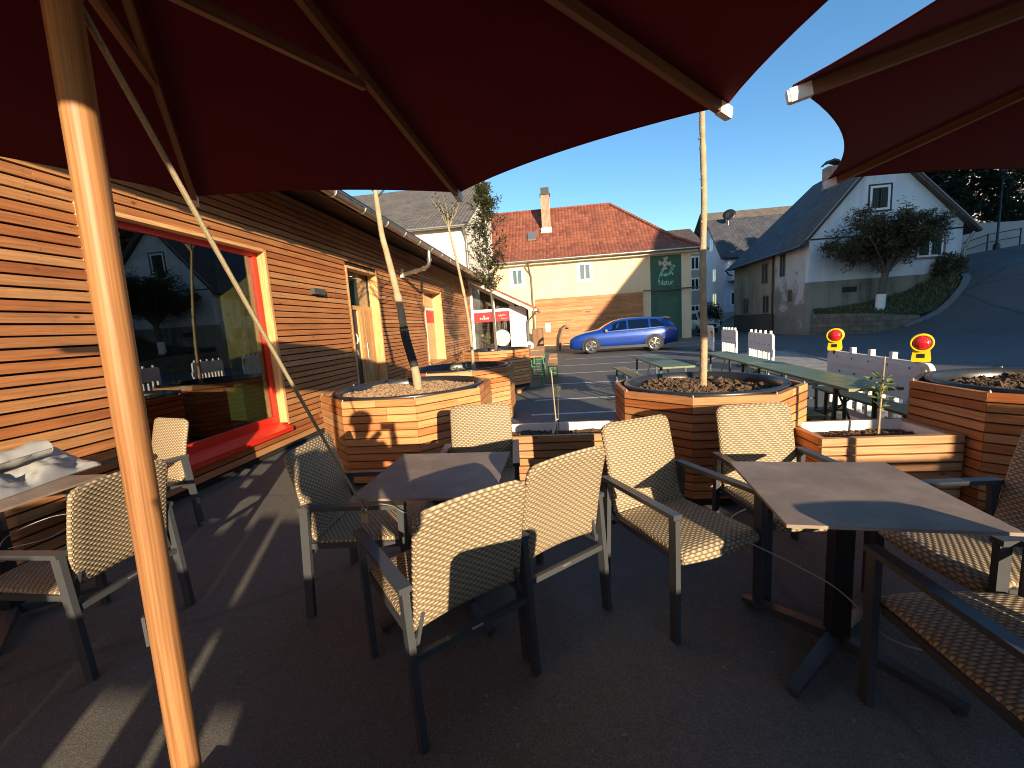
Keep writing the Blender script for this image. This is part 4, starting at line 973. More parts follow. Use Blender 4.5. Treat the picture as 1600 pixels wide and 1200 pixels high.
# ------------------------------------------------------------------ woven armchair
def chair_shell(prof, hw, t, r0=0.0, r1=.04, v0=0.0):
    """slab with rounded edges swept along prof [(y,z)]; r0/r1 corner rounding at the start / end"""
    pts = [V((0, p[0], p[1])) for p in prof]
    fine = smooth_line(pts, 4); L = [0]
    for a, b in zip(fine, fine[1:]): L.append(L[-1] + (b - a).length)
    T = L[-1]; rows = []; uvr = []
    nx = 9; arc = 4
    for i, p in enumerate(fine):
        tg = (fine[min(i + 1, len(fine) - 1)] - fine[max(i - 1, 0)]).normalized(); nm = V((0, -tg.z, tg.y))
        sh = 0
        for (r, s) in ((r0, L[i]), (r1, T - L[i])):
            if r > 0 and s < r: sh = max(sh, r - math.sqrt(max(0, r * r - (r - s) ** 2)))
        th = t
        e = min(L[i], T - L[i])
        if e < t / 2: th = t * math.sqrt(max(.02, 1 - (1 - e / (t / 2)) ** 2))
        h = hw - sh - th / 2; ring = []; uv = []
        bow = lambda x: .016 * (x / hw) ** 2
        for k in range(nx): x = -h + 2 * h * k / (nx - 1); ring.append((x, th / 2)); uv.append(x)
        for k in range(1, arc): a = math.pi / 2 - math.pi * k / arc; ring.append((h + th / 2 * math.cos(a), th / 2 * math.sin(a))); uv.append(h + .012 * k)
        for k in range(nx): x = h - 2 * h * k / (nx - 1); ring.append((x, -th / 2)); uv.append(x)
        for k in range(1, arc): a = -math.pi / 2 - math.pi * k / arc; ring.append((-h + th / 2 * math.cos(a), th / 2 * math.sin(a))); uv.append(-h - .012 * k)
        rows.append([p + V((x, 0, 0)) + nm * (d + bow(x)) for x, d in ring]); uvr.append([(u, L[i] + v0) for u in uv])
    mb = MB(); n = len(rows[0])
    vs = [p for r in rows for p in r]; F = []; U = []
    for i in range(len(rows) - 1):
        for k in range(n):
            k2 = (k + 1) % n; F.append((i * n + k, (i + 1) * n + k, (i + 1) * n + k2, i * n + k2))
            u2 = uvr[i][k2] if abs(uvr[i][k2][0] - uvr[i][k][0]) < .2 else uvr[i][k]
            U.append([uvr[i][k], uvr[i + 1][k], (u2[0], uvr[i + 1][k][1]), (u2[0], uvr[i][k][1])])
    mb.add(vs, F, U, True); mb.face(rows[0], uvr[0]); mb.face(list(reversed(rows[-1])), list(reversed(uvr[-1])))
    return mb
SEAT = [(.283, .375), (.292, .398), (.282, .422), (.25, .436), (.15, .437), (0, .430), (-.12, .421), (-.185, .420), (-.215, .428)]
BACK = [(-.216, .429), (-.238, .452), (-.250, .50), (-.268, .60), (-.292, .72), (-.320, .83), (-.340, .910)]
CG = 'woven armchairs on the terrace'
def make_chair():
    t = thing('woven_armchair', 'x', 'chair', (0, 0, 0), 0, CG)
    chair_shell(SEAT, .238, .026, .0, .0).build('seat', M['wicker'], t)
    chair_shell(BACK, .238, .028, .0, .05, .6).build('backrest', M['wicker'], t)
    for s in (-1, 1):
        mb = MB(); mb.bar((s * .262, .262, .0), (s * .262, .262, .604), .026, .044, (0, 1, 0)); mb.build('leg', M['anthracite'], t)
        mb = MB(); mb.bar((s * .262, -.302, .0), (s * .262, -.262, .604), .026, .044, (0, 1, 0)); mb.build('leg', M['anthracite'], t)
        mb = MB(); mb.bar((s * .262, -.286, .615), (s * .262, .2845, .617), .046, .022); mb.build('armrest', M['anthracite'], t)
        mb = MB(); mb.bar((s * .236, -.268, .392), (s * .236, .239, .398), .022, .030); mb.bar((s * .232, -.262, .385), (s * .205, -.272, .50), .014, .018, (0, 1, 0))
        mb.build('side_rail', M['anthracite'], t)
    mb = MB(); mb.bar((-.224, .20, .388), (.224, .20, .388), .024, .028); mb.build('front_rail', M['anthracite'], t)
    mb = MB(); mb.bar((-.248, -.283, .345), (.248, -.283, .345), .022, .028); rr = mb.build('rear_rail', M['anthracite'], t)
    mb = MB(); mb.tube([(-.025, -.297, .352), (.025, -.297, .352)], .005, 8); mb.build('badge', M['steel'], rr)
    return t
CH0 = make_chair(); _used = [False]
def chair(x, y, heading, label):
    rz = R(heading - 90)
    if not _used[0]:
        _used[0] = True; CH0.location = (x, y, .006); CH0.rotation_euler = (0, 0, rz); CH0['label'] = label; return CH0
    return dup(CH0, (x, y, .006), rz, label)
chair(-.560, 1.660, 132, 'woven tan armchair nearest the camera, back turned, rope padlocked to its left arm')
chair(-.205, 2.085, 131, 'woven tan armchair with its back turned, between the padlocked chair and the chair facing right')
chair(-1.115, 2.215, 2, 'woven armchair on the left of the middle table, its shaded inner back facing right')
chair(-.590, 2.800, -84, 'woven armchair behind the middle table, backed against the large planter')
chair(.590, 2.160, -63, 'woven armchair fully seen in the centre, turned towards the right table')
chair(1.250, 2.410, -84, 'woven armchair behind the right table, its back against the planter with the bare trunk')
chair(1.800, 1.860, 184, 'woven armchair beyond the right end of the right table, brown back in shade')
chair(1.365, 1.270, 92, 'woven armchair at the bottom right corner, dark arm reaching under the table')
chair(-2.520, 1.760, 180, 'woven armchair left of the thick wooden mast, facing the wall')
chair(-3.400, 2.800, 253, 'woven armchair in front of the red window, sunlit back facing the camera')
chair(.215, .075, -92, 'woven armchair directly below and behind the viewpoint, out of the picture')

# ------------------------------------------------------------------ square bistro tables
def make_table():
    t = thing('bistro_table', 'x', 'table', (0, 0, 0), 0, 'square stone-look tables')
    mb = MB(); h = .34; b = .003
    mb.hexa([(-h, -h, .728), (-h, -h, .740), (-h, h, .740), (-h, h, .728), (h, -h, .728), (h, -h, .740), (h, h, .740), (h, h, .728)])
    mb.build('tabletop', M['slate'], t)
    mb = MB(); mb.box((-.035, -.035, .06), (.035, .035, .712)); mb.build('post', M['black_metal'], t)
    mb = MB(); mb.box((-.20, -.02, .713), (.20, .02, .7275)); mb.box((-.02, .021, .713), (.02, .20, .7275)); mb.box((-.02, -.20, .713), (.02, -.021, .7275)); mb.build('bracket', M['black_metal'], t)
    for k in range(4):
        a = R(45 + 90 * k); d = V((math.cos(a), math.sin(a), 0))
        mb = MB(); mb.bar(d * .03 + V((0, 0, .065)), d * .40 + V((0, 0, .030)), .055, .05, (0, 0, 1), .045, .022); mb.cyl(d * .375, d * .375 + V((0, 0, .022)), .018, 10); mb.build('foot', M['anthracite'], t)
    return t
T0 = make_table(); T0.location = (-.665, 2.10, .006); T0.rotation_euler = (0, 0, R(-1)); T0['label'] = 'square stone-look table in the middle, ringed by four woven armchairs'
dup(T0, (1.145, 1.78, .006), R(-6), 'square stone-look table on the right with a large blue-grey shadow on its top')
dup(T0, (-3.185, 1.87, .006), R(1), 'square stone-look table at the left wall under a crumpled tarp')
# crumpled tarp on the left table
def tarp_pt(u, v):
    x = -3.50 + .42 * u + .05 * math.sin(v * 5); y = 1.40 + 1.02 * v
    p = V((x, y, 0))
    h = .02 + .12 * abs(noise.noise(V((u * 2.2, v * 3.4, 1)))) + .045 * abs(noise.noise(V((u * 9, v * 6, 4)))) + .014 * noise.noise(V((u * 22, v * 18, 2)))
    ridge = math.exp(-((u - .35 - .25 * v) / .16) ** 2) * .11 * (.5 + .5 * v)
    e = min(1, min(u, 1 - u) * 7, min(v, 1 - v) * 9)
    z = .748 + (h + ridge) * e ** .5
    return V((x, y, z))
mb = MB(); mb.grid([[tarp_pt(i / 44, j / 70) for j in range(71)] for i in range(45)], flip=False)
mb.grid([[tarp_pt(i / 44, j / 70) * 1 - V((0, 0, tarp_pt(i / 44, j / 70).z - .743)) for j in (0, 70)] for i in (0, 44)])
def roll_pt(a, v):
    r = .050 + .022 * noise.noise(V((a * 2, v * 9, 3)))
    return V((-3.30 + .10 * v + r * 1.3 * math.cos(a), 1.38 + .80 * v,   .865 + .075 * v + r * math.sin(a)))
mb.grid([[roll_pt(2 * math.pi * k / 12, j / 40) for j in range(41)] for k in range(13)])
for v in (0, 1): mb.face([roll_pt(2 * math.pi * k / 12, v) for k in range(12)])
tp = mb.build('tarp', M['tarp']); tag(tp, 'crumpled light grey tarp lying folded on the left table', 'tarp')

# ------------------------------------------------------------------ big wooden parasols
def make_parasol(name, label, base, hub, centre, Rr, ztip, a0, rope=None, mast_r=.028):
    t = thing(name, label, 'parasol', (base[0], base[1], 0), 0, 'maroon wooden parasols')
    inv = Matrix.Translation(-t.location)
    def P_(n, mb, m, par=None):
        o = mb.build(n, m, par or t)
        if par is None: o.matrix_parent_inverse = inv
        return o
    hub = V(hub); base = V((base[0], base[1], .05)); ax = (hub - base)
    mb = MB(); mb.tube([base + ax * k / 12 for k in range(13)] + [hub + ax.normalized() * .12], mast_r, 40); mast = P_('mast', mb, M['oak'])
    zc = base + ax * ((.88 - .05) / ax.z)
    mb = MB(); mb.bar(zc + V((-.0235, -.0205, -.035)), zc + V((-.0235, -.0205, .035)), .012, .006, (-.75, -.66, 0)); mb.build('clip', M['anthracite'], mast)
    mb = MB(); mb.box((base.x - .35, base.y - .35, .006), (base.x + .35, base.y + .35, .03)); mb.cyl((base.x, base.y, .03), (base.x, base.y, .30), .04, 16); P_('base_plate', mb, M['anthracite'])
    mb = MB(); mb.cyl(hub - V((0, 0, .05)), hub + V((0, 0, .06)), .085, 24); P_('hub', mb, M['oak_dark'])
    ring = base + ax * ((2.26 - .05) / ax.z)
    mb = MB(); mb.cyl(ring - V((0, 0, .04)), ring + V((0, 0, .04)), .070, 24); P_('runner', mb, M['oak_dark'])
    tips = []
    for k in range(8):
        a = a0 + k * math.pi / 4; tips.append(V((centre[0] + Rr * math.cos(a), centre[1] + Rr * math.sin(a), ztip)))
    for k in range(8):
        tp = tips[k]; d = (tp - hub).normalized(); o0 = hub + V((d.x, d.y, 0)) * .06
        mb = MB(); mb.bar(o0, tp - d * .055, .024, .040, (0, 0, 1)); rb = P_('rib', mb, M['oak_dark'])
        mb = MB(); mb.bar(tp - d * .055, tp + d * .012, .028, .046, (0, 0, 1)); mb.bar(tp + d * .012, tp + d * .020, .024, .040, (0, 0, 1)); mb.build('end_cap', M['white_plastic'], rb)
        q = hub + (tp - hub) * .50 - V((0, 0, .03)); s0 = ring + V((d.x, d.y, 0)) * .06
        mb = MB(); mb.bar(s0, q, .020, .030, (0, 0, 1)); P_('strut', mb, M['oak_dark'])
    top = hub + V((0, 0, .055)); rows = []
    ns, ntt = 16, 14
    mb = MB(); vs = []; idx = {}
    def pt(k, i, j):
        a, b = tips[k], tips[(k + 1) % 8]; s = i / ns; tt = j / ntt
        pa = top + (a + V((0, 0, .030)) - top) * s; pb = top + (b + V((0, 0, .030)) - top) * s
        p = pa.lerp(pb, tt); m = 4 * tt * (1 - tt)
        c = V((centre[0], centre[1], p.z)); p += (c - p) * (.062 * m ** .9 * s ** 3)
        p.z -= .030 * m * math.sin(math.pi * min(1, s * .9)); return p
    for k in range(8):
        for i in range(ns + 1):
            for j in range(ntt):
                key = (k, i, j); idx[key] = len(vs); vs.append(pt(k, i, j))
    F = []
    for k in range(8):
        for i in range(ns):
            for j in range(ntt):
                nj = (k, j + 1) if j + 1 < ntt else ((k + 1) % 8, 0)
                F.append((idx[(k, i, j)], idx[(k, i + 1, j)], idx[(nj[0], i + 1, nj[1])], idx[(nj[0], i, nj[1])]))
    n = len(vs); top_v = [p + V((0, 0, .004)) for p in vs]
    mb.add(vs + top_v, [f[::-1] for f in F] + [tuple(q + n for q in f) for f in F], None, True)
    # hem
    hem = [pt(k, ns, j) for k in range(8) for j in range(ntt)]; hem.append(hem[0])
    mb.tube([p + V((0, 0, .002)) for p in hem], .0045, 6, False)
    P_('canopy', mb, M['canopy'])
    if rope:
        a, b = V(rope[0]), V(rope[1]); side = V((.7, -.7, 0)); 
        for s in (-1, 0, 1):
            mb = MB(); o = side * .0115 * s; l2 = []
            for i in range(25):
                u = i / 24; sag = -.012 * math.sin(math.pi * u); l2.append(a.lerp(b, u) + o * (1 - .75 * u) + V((0, 0, sag)))
            mb.tube(l2, .0052, 8); P_('rope', mb, M['rope'])
        mb = MB(); mb.cyl(a + V((-.04, .02, .015)), a + V((.03, -.03, .02)), .016, 14); P_('pulley', mb, M['black_plastic'])
    return t
A1 = R(37.9)
make_parasol('parasol', 'maroon parasol overhead with the thick round wooden mast and hanging rope', (-.955, .775), (-.845, .755, 2.68), (-.79, .73), 1.92, 2.30, A1, ((-.862, .785, 2.15), (-.955, 1.790, .690)))
def _ang(p, c): return math.atan2(p[1] - c[1], p[0] - c[0])
C2 = (2.79, 1.31)
make_parasol('parasol', 'maroon parasol at the upper right, its mast out of view', (2.86, 1.28), (2.79, 1.31, 2.60), C2, 1.955, 2.25, _ang((.86, 1.72), C2))
pl = thing('padlock', 'brass padlock hanging at the end of the parasol rope beside the front armchair', 'padlock', (-.955, 1.790, .645))
mb = MB(); mb.bar((0, 0, -.028), (.004, 0, .014), .034, .018, (0, 1, 0)); mb.build('body', M['brass'], pl)
mb = MB(); mb.tube([(-.012, 0, .012), (-.012, 0, .030), (-.007, 0, .040), (.004, 0, .043), (.012, 0, .036), (.014, 0, .026), (.014, 0, .012)], .0035, 8); mb.build('shackle', M['chrome'], pl)
def cable(name, label, pts, r=.0035):
    mb = MB(); mb.tube(smooth_line([V(p) for p in pts], 6), r, 6); tag(mb.build(name, M['steel']), label, 'cable')
cable('security_cable', 'thin steel cable sagging below the right table from one chair to another', [(.86, 2.00, .56), (.80, 2.02, .50), (.84, 1.98, .42), (.98, 1.88, .37), (1.10, 1.76, .33), (1.14, 1.66, .30), (1.17, 1.60, .25), (1.22, 1.54, .235), (1.30, 1.45, .27), (1.40, 1.33, .34), (1.46, 1.25, .40)])
cable('security_cable', 'thin steel cable looped from the padlock across the front chair arm', [(-.955, 1.79, .675), (-.93, 1.83, .690), (-.86, 1.88, .66), (-.80, 1.92, .60), (-.70, 1.95, .60), (-.60, 1.97, .63), (-.50, 1.99, .58)], .003)
cable('security_cable', 'thin white cable looped round the post under the left table', [(-2.52, 1.52, .63), (-2.75, 1.62, .52), (-2.95, 1.72, .48), (-3.10, 1.86, .52), (-3.02, 2.02, .56), (-2.90, 2.08, .54), (-2.98, 1.98, .46), (-3.14, 1.88, .44)], .003)

# ------------------------------------------------------------------ planters
def octa(ap, z, rz=0): 
    rr = ap / math.cos(math.pi / 8)
    return [V((rr * math.cos(rz + math.pi / 8 + k * math.pi / 4), rr * math.sin(rz + math.pi / 8 + k * math.pi / 4), z)) for k in range(8)]
def planter(label, loc, ap, ztop, pitch, z0=.03, soil_dz=-.06, soil='soil', clods=900, cs=.022, rz=0, pallet=False, grp='octagonal wooden planters'):
    t = thing('octagonal_planter', label, 'planter', loc, rz, grp)
    mb = MB(); z = ztop - pitch * int((ztop - z0) / pitch + 1e-6); th = .042; first = True
    while z < ztop - .01:
        za, zb = z + .011, z + pitch; zb = min(zb, ztop)
        jit = [random.uniform(-.002, .002) for _ in range(8)]
        for k in range(8):
            a, b = octa(ap + jit[k], 0), octa(ap - th, 0); k2 = (k + 1) % 8
            parts = [(0, 1)] if random.random() < .62 else [(0, s := random.uniform(.3, .7)), (s + .002, 1)]
            for (s0, s1) in parts:
                o0 = a[k].lerp(a[k2], s0 + .0015); o1 = a[k].lerp(a[k2], s1 - .0015); i0 = b[k].lerp(b[k2], s0 + .0015); i1 = b[k].lerp(b[k2], s1 - .0015)
                mb.hexa([o0 + V((0, 0, za)), o0 + V((0, 0, zb)), i0 + V((0, 0, zb)), i0 + V((0, 0, za)), o1 + V((0, 0, za)), o1 + V((0, 0, zb)), i1 + V((0, 0, zb)), i1 + V((0, 0, za))])
        z += pitch
    mb.build('cladding', M['larch_planter'], t)
    mb = MB(); q = octa(ap - th - .004, 0)
    for k in range(8):
        a, b = q[k], q[(k + 1) % 8]; mb.face([a + V((0, 0, z0 - .02)), b + V((0, 0, z0 - .02)), b + V((0, 0, ztop - .03)), a + V((0, 0, ztop - .03))])
    mb.build('liner', M['backing'], t)
    rt = ap - th - .030; zt = ztop + .018
    mb = MB(); mb.lathe([(rt - .10, zt - .5), (rt - .045, zt - .06), (rt - .035, zt - .008), (rt - .02, zt), (rt + .012, zt), (rt + .02, zt - .012), (rt + .016, zt - .05), (rt - .02, zt - .06)], (0, 0, 0), 72); mb.build('tub', M['black_plastic'], t)
    mb = MB(); rs_ = rt - .05; n1, n2 = 22, 64
    hz = lambda r, a: ztop + soil_dz + .045 * noise.noise(V((r * math.cos(a) * 3 + loc[0], r * math.sin(a) * 3 + loc[1], 0))) + .015 * noise.noise(V((r * math.cos(a) * 14, r * math.sin(a) * 14, loc[0]))) + .03 * (1 - (r / rs_) ** 2)
    mb.grid([[V((rs_ * (i / n1) * math.cos(2 * math.pi * j / n2), rs_ * (i / n1) * math.sin(2 * math.pi * j / n2), hz(rs_ * i / n1, 2 * math.pi * (j % n2) / n2))) for j in range(n2 + 1)] for i in range(n1 + 1)])
    for _ in range(clods):
        r = rs_ * math.sqrt(random.random()) * .97; a = random.random() * 2 * math.pi
        mb.blob((r * math.cos(a), r * math.sin(a), hz(r, a)), cs * random.choice((.5, .7, .8, 1, 1, 1.3, 1.8)), squash=.75)
    mb.build('soil', M[soil], t)
    for k in range(8):
        c = octa(ap - .02, ztop)[k]
        mb = MB(); mb.cyl(c - V((0, 0, .01)), c + V((0, 0, .010)), .009, 10); mb.cyl(c + V((0, 0, .010)), c + V((0, 0, .018)), .005, 8); mb.build('corner_bolt', M['steel'], t)
    if pallet:
        mb = MB()
        for x in (-.5, 0, .5): mb.bar((x, -.6, .05), (x, .6, .05), .1, .09)
        for y in (-.5, -.25, 0, .25, .5): mb.bar((-.62, y, .107), (.62, y, .107), .1, .02)
        mb.build('pallet', M['trough_wood'], t)
    return t
planter('octagonal larch planter with the bare straight trunk, at the centre', (1.29, 3.94, 0), .738, .88, .0673, soil='soil', clods=1500, cs=.020)
planter('large octagonal larch planter by the wall with pale bark mulch and a sleeved trunk', (-1.755, 4.70, 0), .905, .875, .0765, soil='soil_light', clods=2600, cs=.013)
planter('octagonal larch planter cut off by the right edge of the picture, with coarse soil', (3.51, 3.30, 0), .74, .87, .0673, soil='soil', clods=1500, cs=.020)
planter('octagonal larch planter in dark wood, second from the terrace along the wall', (-1.62, 6.80, 0), .84, .88, .076, soil='soil', clods=300, cs=.02, soil_dz=-.10)
planter('octagonal larch planter standing on a pallet, farthest along the wall', (-1.42, 9.75, 0), .76, .98, .072, z0=.14, soil='soil', clods=300, cs=.02, soil_dz=-.10, pallet=True)
def trough(label, x0, x1, y0, y1, ztop, grp='long wooden troughs'):
    t = thing('planter_trough', label, 'planter', ((x0 + x1) / 2, (y0 + y1) / 2, 0), 0, grp); inv = Matrix.Translation(-t.location)
    def P_(n, mb, m): o = mb.build(n, m, t); o.matrix_parent_inverse = inv; return o
    mb = MB(); z = .03; p = .0665; th = .042
    while z + p <= ztop + .001:
        za, zb = z + .012, z + p
        mb.box((x0, y0, za), (x1, y0 + th, zb)); mb.box((x0, y1 - th, za), (x1, y1, zb)); mb.box((x0, y0 + th + .001, za), (x0 + th, y1 - th - .001, zb)); mb.box((x1 - th, y0 + th + .001, za), (x1, y1 - th - .001, zb)); z += p
    zt = z
    P_('cladding', mb, M['trough_wood'])
    mb = MB(); i = th + .004; xa, xb, ya, yb = x0 + i, x1 - i, y0 + i, y1 - i
    for (lo, hi) in (((xa, ya, .03), (xb, ya + .012, zt - .012)), ((xa, yb - .012, .03), (xb, yb, zt + .004)), ((xa, ya + .0121, .03), (xa + .012, yb - .0121, zt - .012)), ((xb - .012, ya + .0121, .03), (xb, yb - .0121, zt - .012))): mb.box(lo, hi)
    P_('liner', mb, M['white_plastic'])
    mb = MB(); h = lambda x, y: zt - .075 + .03 * noise.noise(V((x * 4, y * 4, 3)))
    nx = 40; ny = 14; X_ = lambda i: xa + .012 + (xb - xa - .024) * i / nx; Y_ = lambda j: ya + .012 + (yb - ya - .024) * j / ny
    mb.grid([[V((X_(i), Y_(j), h(X_(i), Y_(j)))) for j in range(ny + 1)] for i in range(nx + 1)], flip=True)
    for _ in range(900):
        x = random.uniform(xa + .03, xb - .03); y = random.uniform(ya + .03, yb - .03); mb.blob((x, y, h(x, y)), .013 * random.choice((.5, .8, 1, 1.4, 1.8)), squash=.8)
    P_('soil', mb, M['soil']); return t
trough('low larch trough with a tagged sapling, left of the bare trunk planter', -.83, .53, 3.44, 3.94, .562)
trough('low larch trough with a leafy staked sapling, right of the bare trunk planter', 1.84, 2.755, 3.10, 3.63, .562)

# ------------------------------------------------------------------ trees and saplings in the planters
def knotty(pts, r0, r1, n=12, seed=1, amp=.10, m=40):
    line = smooth_line([V(p) for p in pts], max(3, m // (len(pts) - 1))); k = len(line); rr = []
    for i, p in enumerate(line):
        u = i / (k - 1); r = r0 + (r1 - r0) * u; r *= 1 + amp * noise.noise(V((p.z * 9, seed * 3.3, 0))) + (.16 if (noise.noise(V((p.z * 5, seed, 7))) > .42) else 0); rr.append(r)
    mb = MB(); mb.tube(line, rr, n); return mb, line
# bare trunk at the centre
tr = thing('bare_tree', 'bare straight trunk with knots and no crown in sight, in the central planter', 'tree', (1.305, 3.95, .8))
mb, ln = knotty([(0, 0, 0), (.01, 0, .5), (.0, 0, 1.1), (.012, .0, 1.7), (.0, .01, 2.4), (.01, .01, 3.4)], .034, .020, 12, 3, .12, 90)
for k in range(20):
    p = ln[int(10 + k * (len(ln) - 14) / 20)]; a = random.random() * 6.28; mb.blob(p + V((.024 * math.cos(a), .024 * math.sin(a), 0)), .013)
mb.build('trunk', M['bark_pale'], tr)
for k in range(5):
    p = ln[22 + k * 12]; a = random.random() * 6.28; d = V((math.cos(a), math.sin(a), .35)); m_ = MB(); m_.tube([p, p + d * .05], [.005, .002], 6); m_.build('twig', M['bark_pale'], tr)
cb = MB()
for k in range(22):
    a = k * 2.4; z = 3.0 + .05 * k; d = V((math.cos(a), math.sin(a), .7)); cb.tube([(0, 0, z - .3), V((0, 0, z)) + d * .3, V((0, 0, z + .3)) + d * .75], [.012, .008, .003], 6)
    for q in range(24): cb.leaf(V((0, 0, z + random.random() * .4)) + d * random.uniform(.25, .85), V((random.uniform(-1, 1), random.uniform(-1, 1), random.uniform(-.6, .6))), V((0, 0, 1)), .06, .035)
cb.build('crown', M['leaf_olive'], tr)
# leaning sleeved trunk
tr = thing('young_tree', 'leaning pale trunk with a black sleeve, in the mulch planter by the wall', 'tree', (-1.66, 4.66, .8))
mb, ln = knotty([(.015, 0, 0), (.0, 0, .28), (-.075, 0, .66), (-.105, 0, 1.0), (-.155, 0, 1.35), (-.20, 0, 1.62), (-.235, 0, 1.85), (-.26, 0, 2.4)], .050, .026, 14, 5, .10, 84); mb.build('trunk', M['bark_pale'], tr)
sl_ = [p for p in ln if .30 < p.z < .80]; mb = MB(); mb.tube(sl_, .049, 16); mb.build('sleeve', M['sleeve'], tr)
cb = MB()
for k in range(16):
    a = k * 2.4; z = 2.2 + .04 * k; d = V((math.cos(a), math.sin(a), .8)); cb.tube([V((-.25, 0, z)), V((-.25, 0, z)) + d * .6], [.011, .003], 6)
    for q in range(20): cb.leaf(V((-.25, 0, z)) + d * random.uniform(.2, .7), V((random.uniform(-1, 1), random.uniform(-1, 1), random.uniform(-.6, .6))), V((0, 0, 1)), .06, .035)
cb.build('crown', M['leaf_olive'], tr)
# thin young trunk with sprigs at the fork
tr = thing('young_tree', 'thin pale trunk forking into a few sprigs, in the dark planter', 'tree', (-1.40, 6.75, .8))
mb, ln = knotty([(0, 0, 0), (-.01, 0, .6), (-.06, 0, 1.2), (-.16, 0, 1.9), (-.24, 0, 2.35)], .030, .017, 10, 8, .12, 60); mb.build('trunk', M['bark_pale'], tr)
tw = MB(); lf = MB()
for k in range(9):
    a = k * 2.4; s = V((-.235, 0, 2.30)); d = V((math.cos(a) * .5, math.sin(a) * .5, 1)).normalized(); e = s + d * random.uniform(.25, .6); tw.tube([s, s.lerp(e, .5) + V((.02, 0, 0)), e], [.008, .005, .002], 6)
    for q in range(9): lf.leaf(s.lerp(e, random.uniform(.3, 1)), V((random.uniform(-1, 1), random.uniform(-1, 1), random.uniform(0, 1))), V((0, 0, 1)), .07, .030)
for p in (ln[30], ln[36], ln[44]):
    for q in range(4): lf.leaf(p, V((random.uniform(-1, 1), random.uniform(-1, 1), .4)), V((0, 0, 1)), .055, .028)
tw.build('branches', M['bark_pale'], tr); lf.build('crown', M['leaf_olive'], tr)
# slim tree with a narrow crown
tr = thing('young_tree', 'slim young tree with a narrow grey-green leafy crown, in the pallet planter', 'tree', (-1.46, 9.75, .9))
mb, ln = knotty([(0, 0, 0), (.0, 0, .8), (-.03, 0, 1.6), (-.06, 0, 2.6), (-.05, 0, 4.2)], .036, .008, 10, 11, .1, 60); mb.build('trunk', M['bark_grey'], tr)
br = MB(); lf = MB(); random.seed(21)
for k in range(85):
    u = random.random(); z = 1.55 + 2.3 * u; rmax = .62 * math.sin(math.pi * min(1, (u * .80 + .16))) ** .8 * (1 - .35 * u)
    a = random.random() * 6.28; d = V((math.cos(a), math.sin(a), random.uniform(.5, 1.4))).normalized(); l = rmax * random.uniform(.55, 1.15); s = V((-.05, 0, z - .15)); e = s + d * l * 1.15
    br.tube([s, s.lerp(e, .5) + V((0, 0, .02)), e], [.007, .004, .0015], 5)
    for q in range(46):
        p = s.lerp(e, random.uniform(.22, 1.08)) + V((random.gauss(0, .035), random.gauss(0, .035), random.gauss(0, .035)))
        lf.leaf(p, V((d.x + random.uniform(-.9, .9), d.y + random.uniform(-.9, .9), random.uniform(-.7, .9))), V((random.random() - .5, random.random() - .5, 1)), random.uniform(.07, .12), random.uniform(.026, .042))
br.build('branches', M['bark_grey'], tr); lf.build('crown', M['leaf_olive'], tr)
def sapling(label, loc, stake_h, stem, leaves, leafmat, tagged=False, lean=0.0, ls=.05):
    t = thing('sapling', label, 'plant', loc)
    if stake_h: mb = MB(); mb.tube([(0, 0, -.05), (lean, 0, stake_h)], [.007, .005], 8); mb.build('stake', M['bark_pale'], t)
    mb = MB(); sp = smooth_line([V(p) for p in stem], 4); mb.tube(sp, [.005 - .003 * i / (len(sp) - 1) for i in range(len(sp))], 6); mb.build('stem', M['bark_grey'], t)
    mb = MB()
    for (p, n, r) in leaves:
        for k in range(n):
            a = random.random() * 6.28; d = V((math.cos(a), math.sin(a), random.uniform(-.1, .8))); mb.leaf(V(p) + d * random.uniform(0, r), d + V((0, 0, random.uniform(-.4, .3))), V((random.gauss(0, .3), random.gauss(0, .3), 1)), ls * random.uniform(.7, 1.3), ls * .62)
    mb.build('foliage', M[leafmat], t)
    if tagged:
        mb = MB(); mb.bar((-.005, -.012, .165), (-.045, -.02, .045), .022, .002, (0, 1, 0)); mb.tube([(-.008, -.006, .17), (.008, -.009, .175), (.008, .009, .17), (-.006, .008, .172), (-.008, -.006, .17)], .004, 6); mb.build('plant_label', M['label'], t)
    return t
sapling('thin staked sapling with a white paper tag, in the left low trough', (-.04, 3.70, .47), .62, [(.012, 0, 0), (.014, 0, .25), (.02, 0, .40), (.02, 0, .46)], [((.02, 0, .38), 6, .02), ((.02, 0, .45), 5, .02)], 'leaf_fresh', True, -.03, .035)
sapling('staked sapling with a tuft of pale green leaves, in the right low trough', (2.40, 3.38, .48), .62, [(.01, 0, 0), (.014, 0, .2), (.0, 0, .36), (.01, 0, .44)], [((.01, 0, .24), 5, .03), ((.0, 0, .30), 9, .05), ((.0, 0, .35), 10, .06), ((.01, 0, .40), 10, .06), ((.01, 0, .45), 6, .03)], 'leaf_fresh', False, .02, .062)
sapling('small bushy seedling with yellow-green leaves on the edge of the dark planter', (-1.52, 6.12, .80), .0, [(0, 0, 0), (.01, 0, .15), (.0, 0, .34)], [((0, 0, .32), 12, .06), ((.0, 0, .20), 6, .04), ((0, 0, .10), 12, .06)], 'leaf_fresh', False, 0, .06)
sapling('small yellow-green seedling in front of the slim crowned tree', (-1.60, 9.20, .92), .0, [(0, 0, 0), (.0, 0, .2), (.0, 0, .42)], [((0, 0, .38), 12, .07), ((.0, 0, .25), 10, .08)], 'leaf_fresh', False, 0, .08)
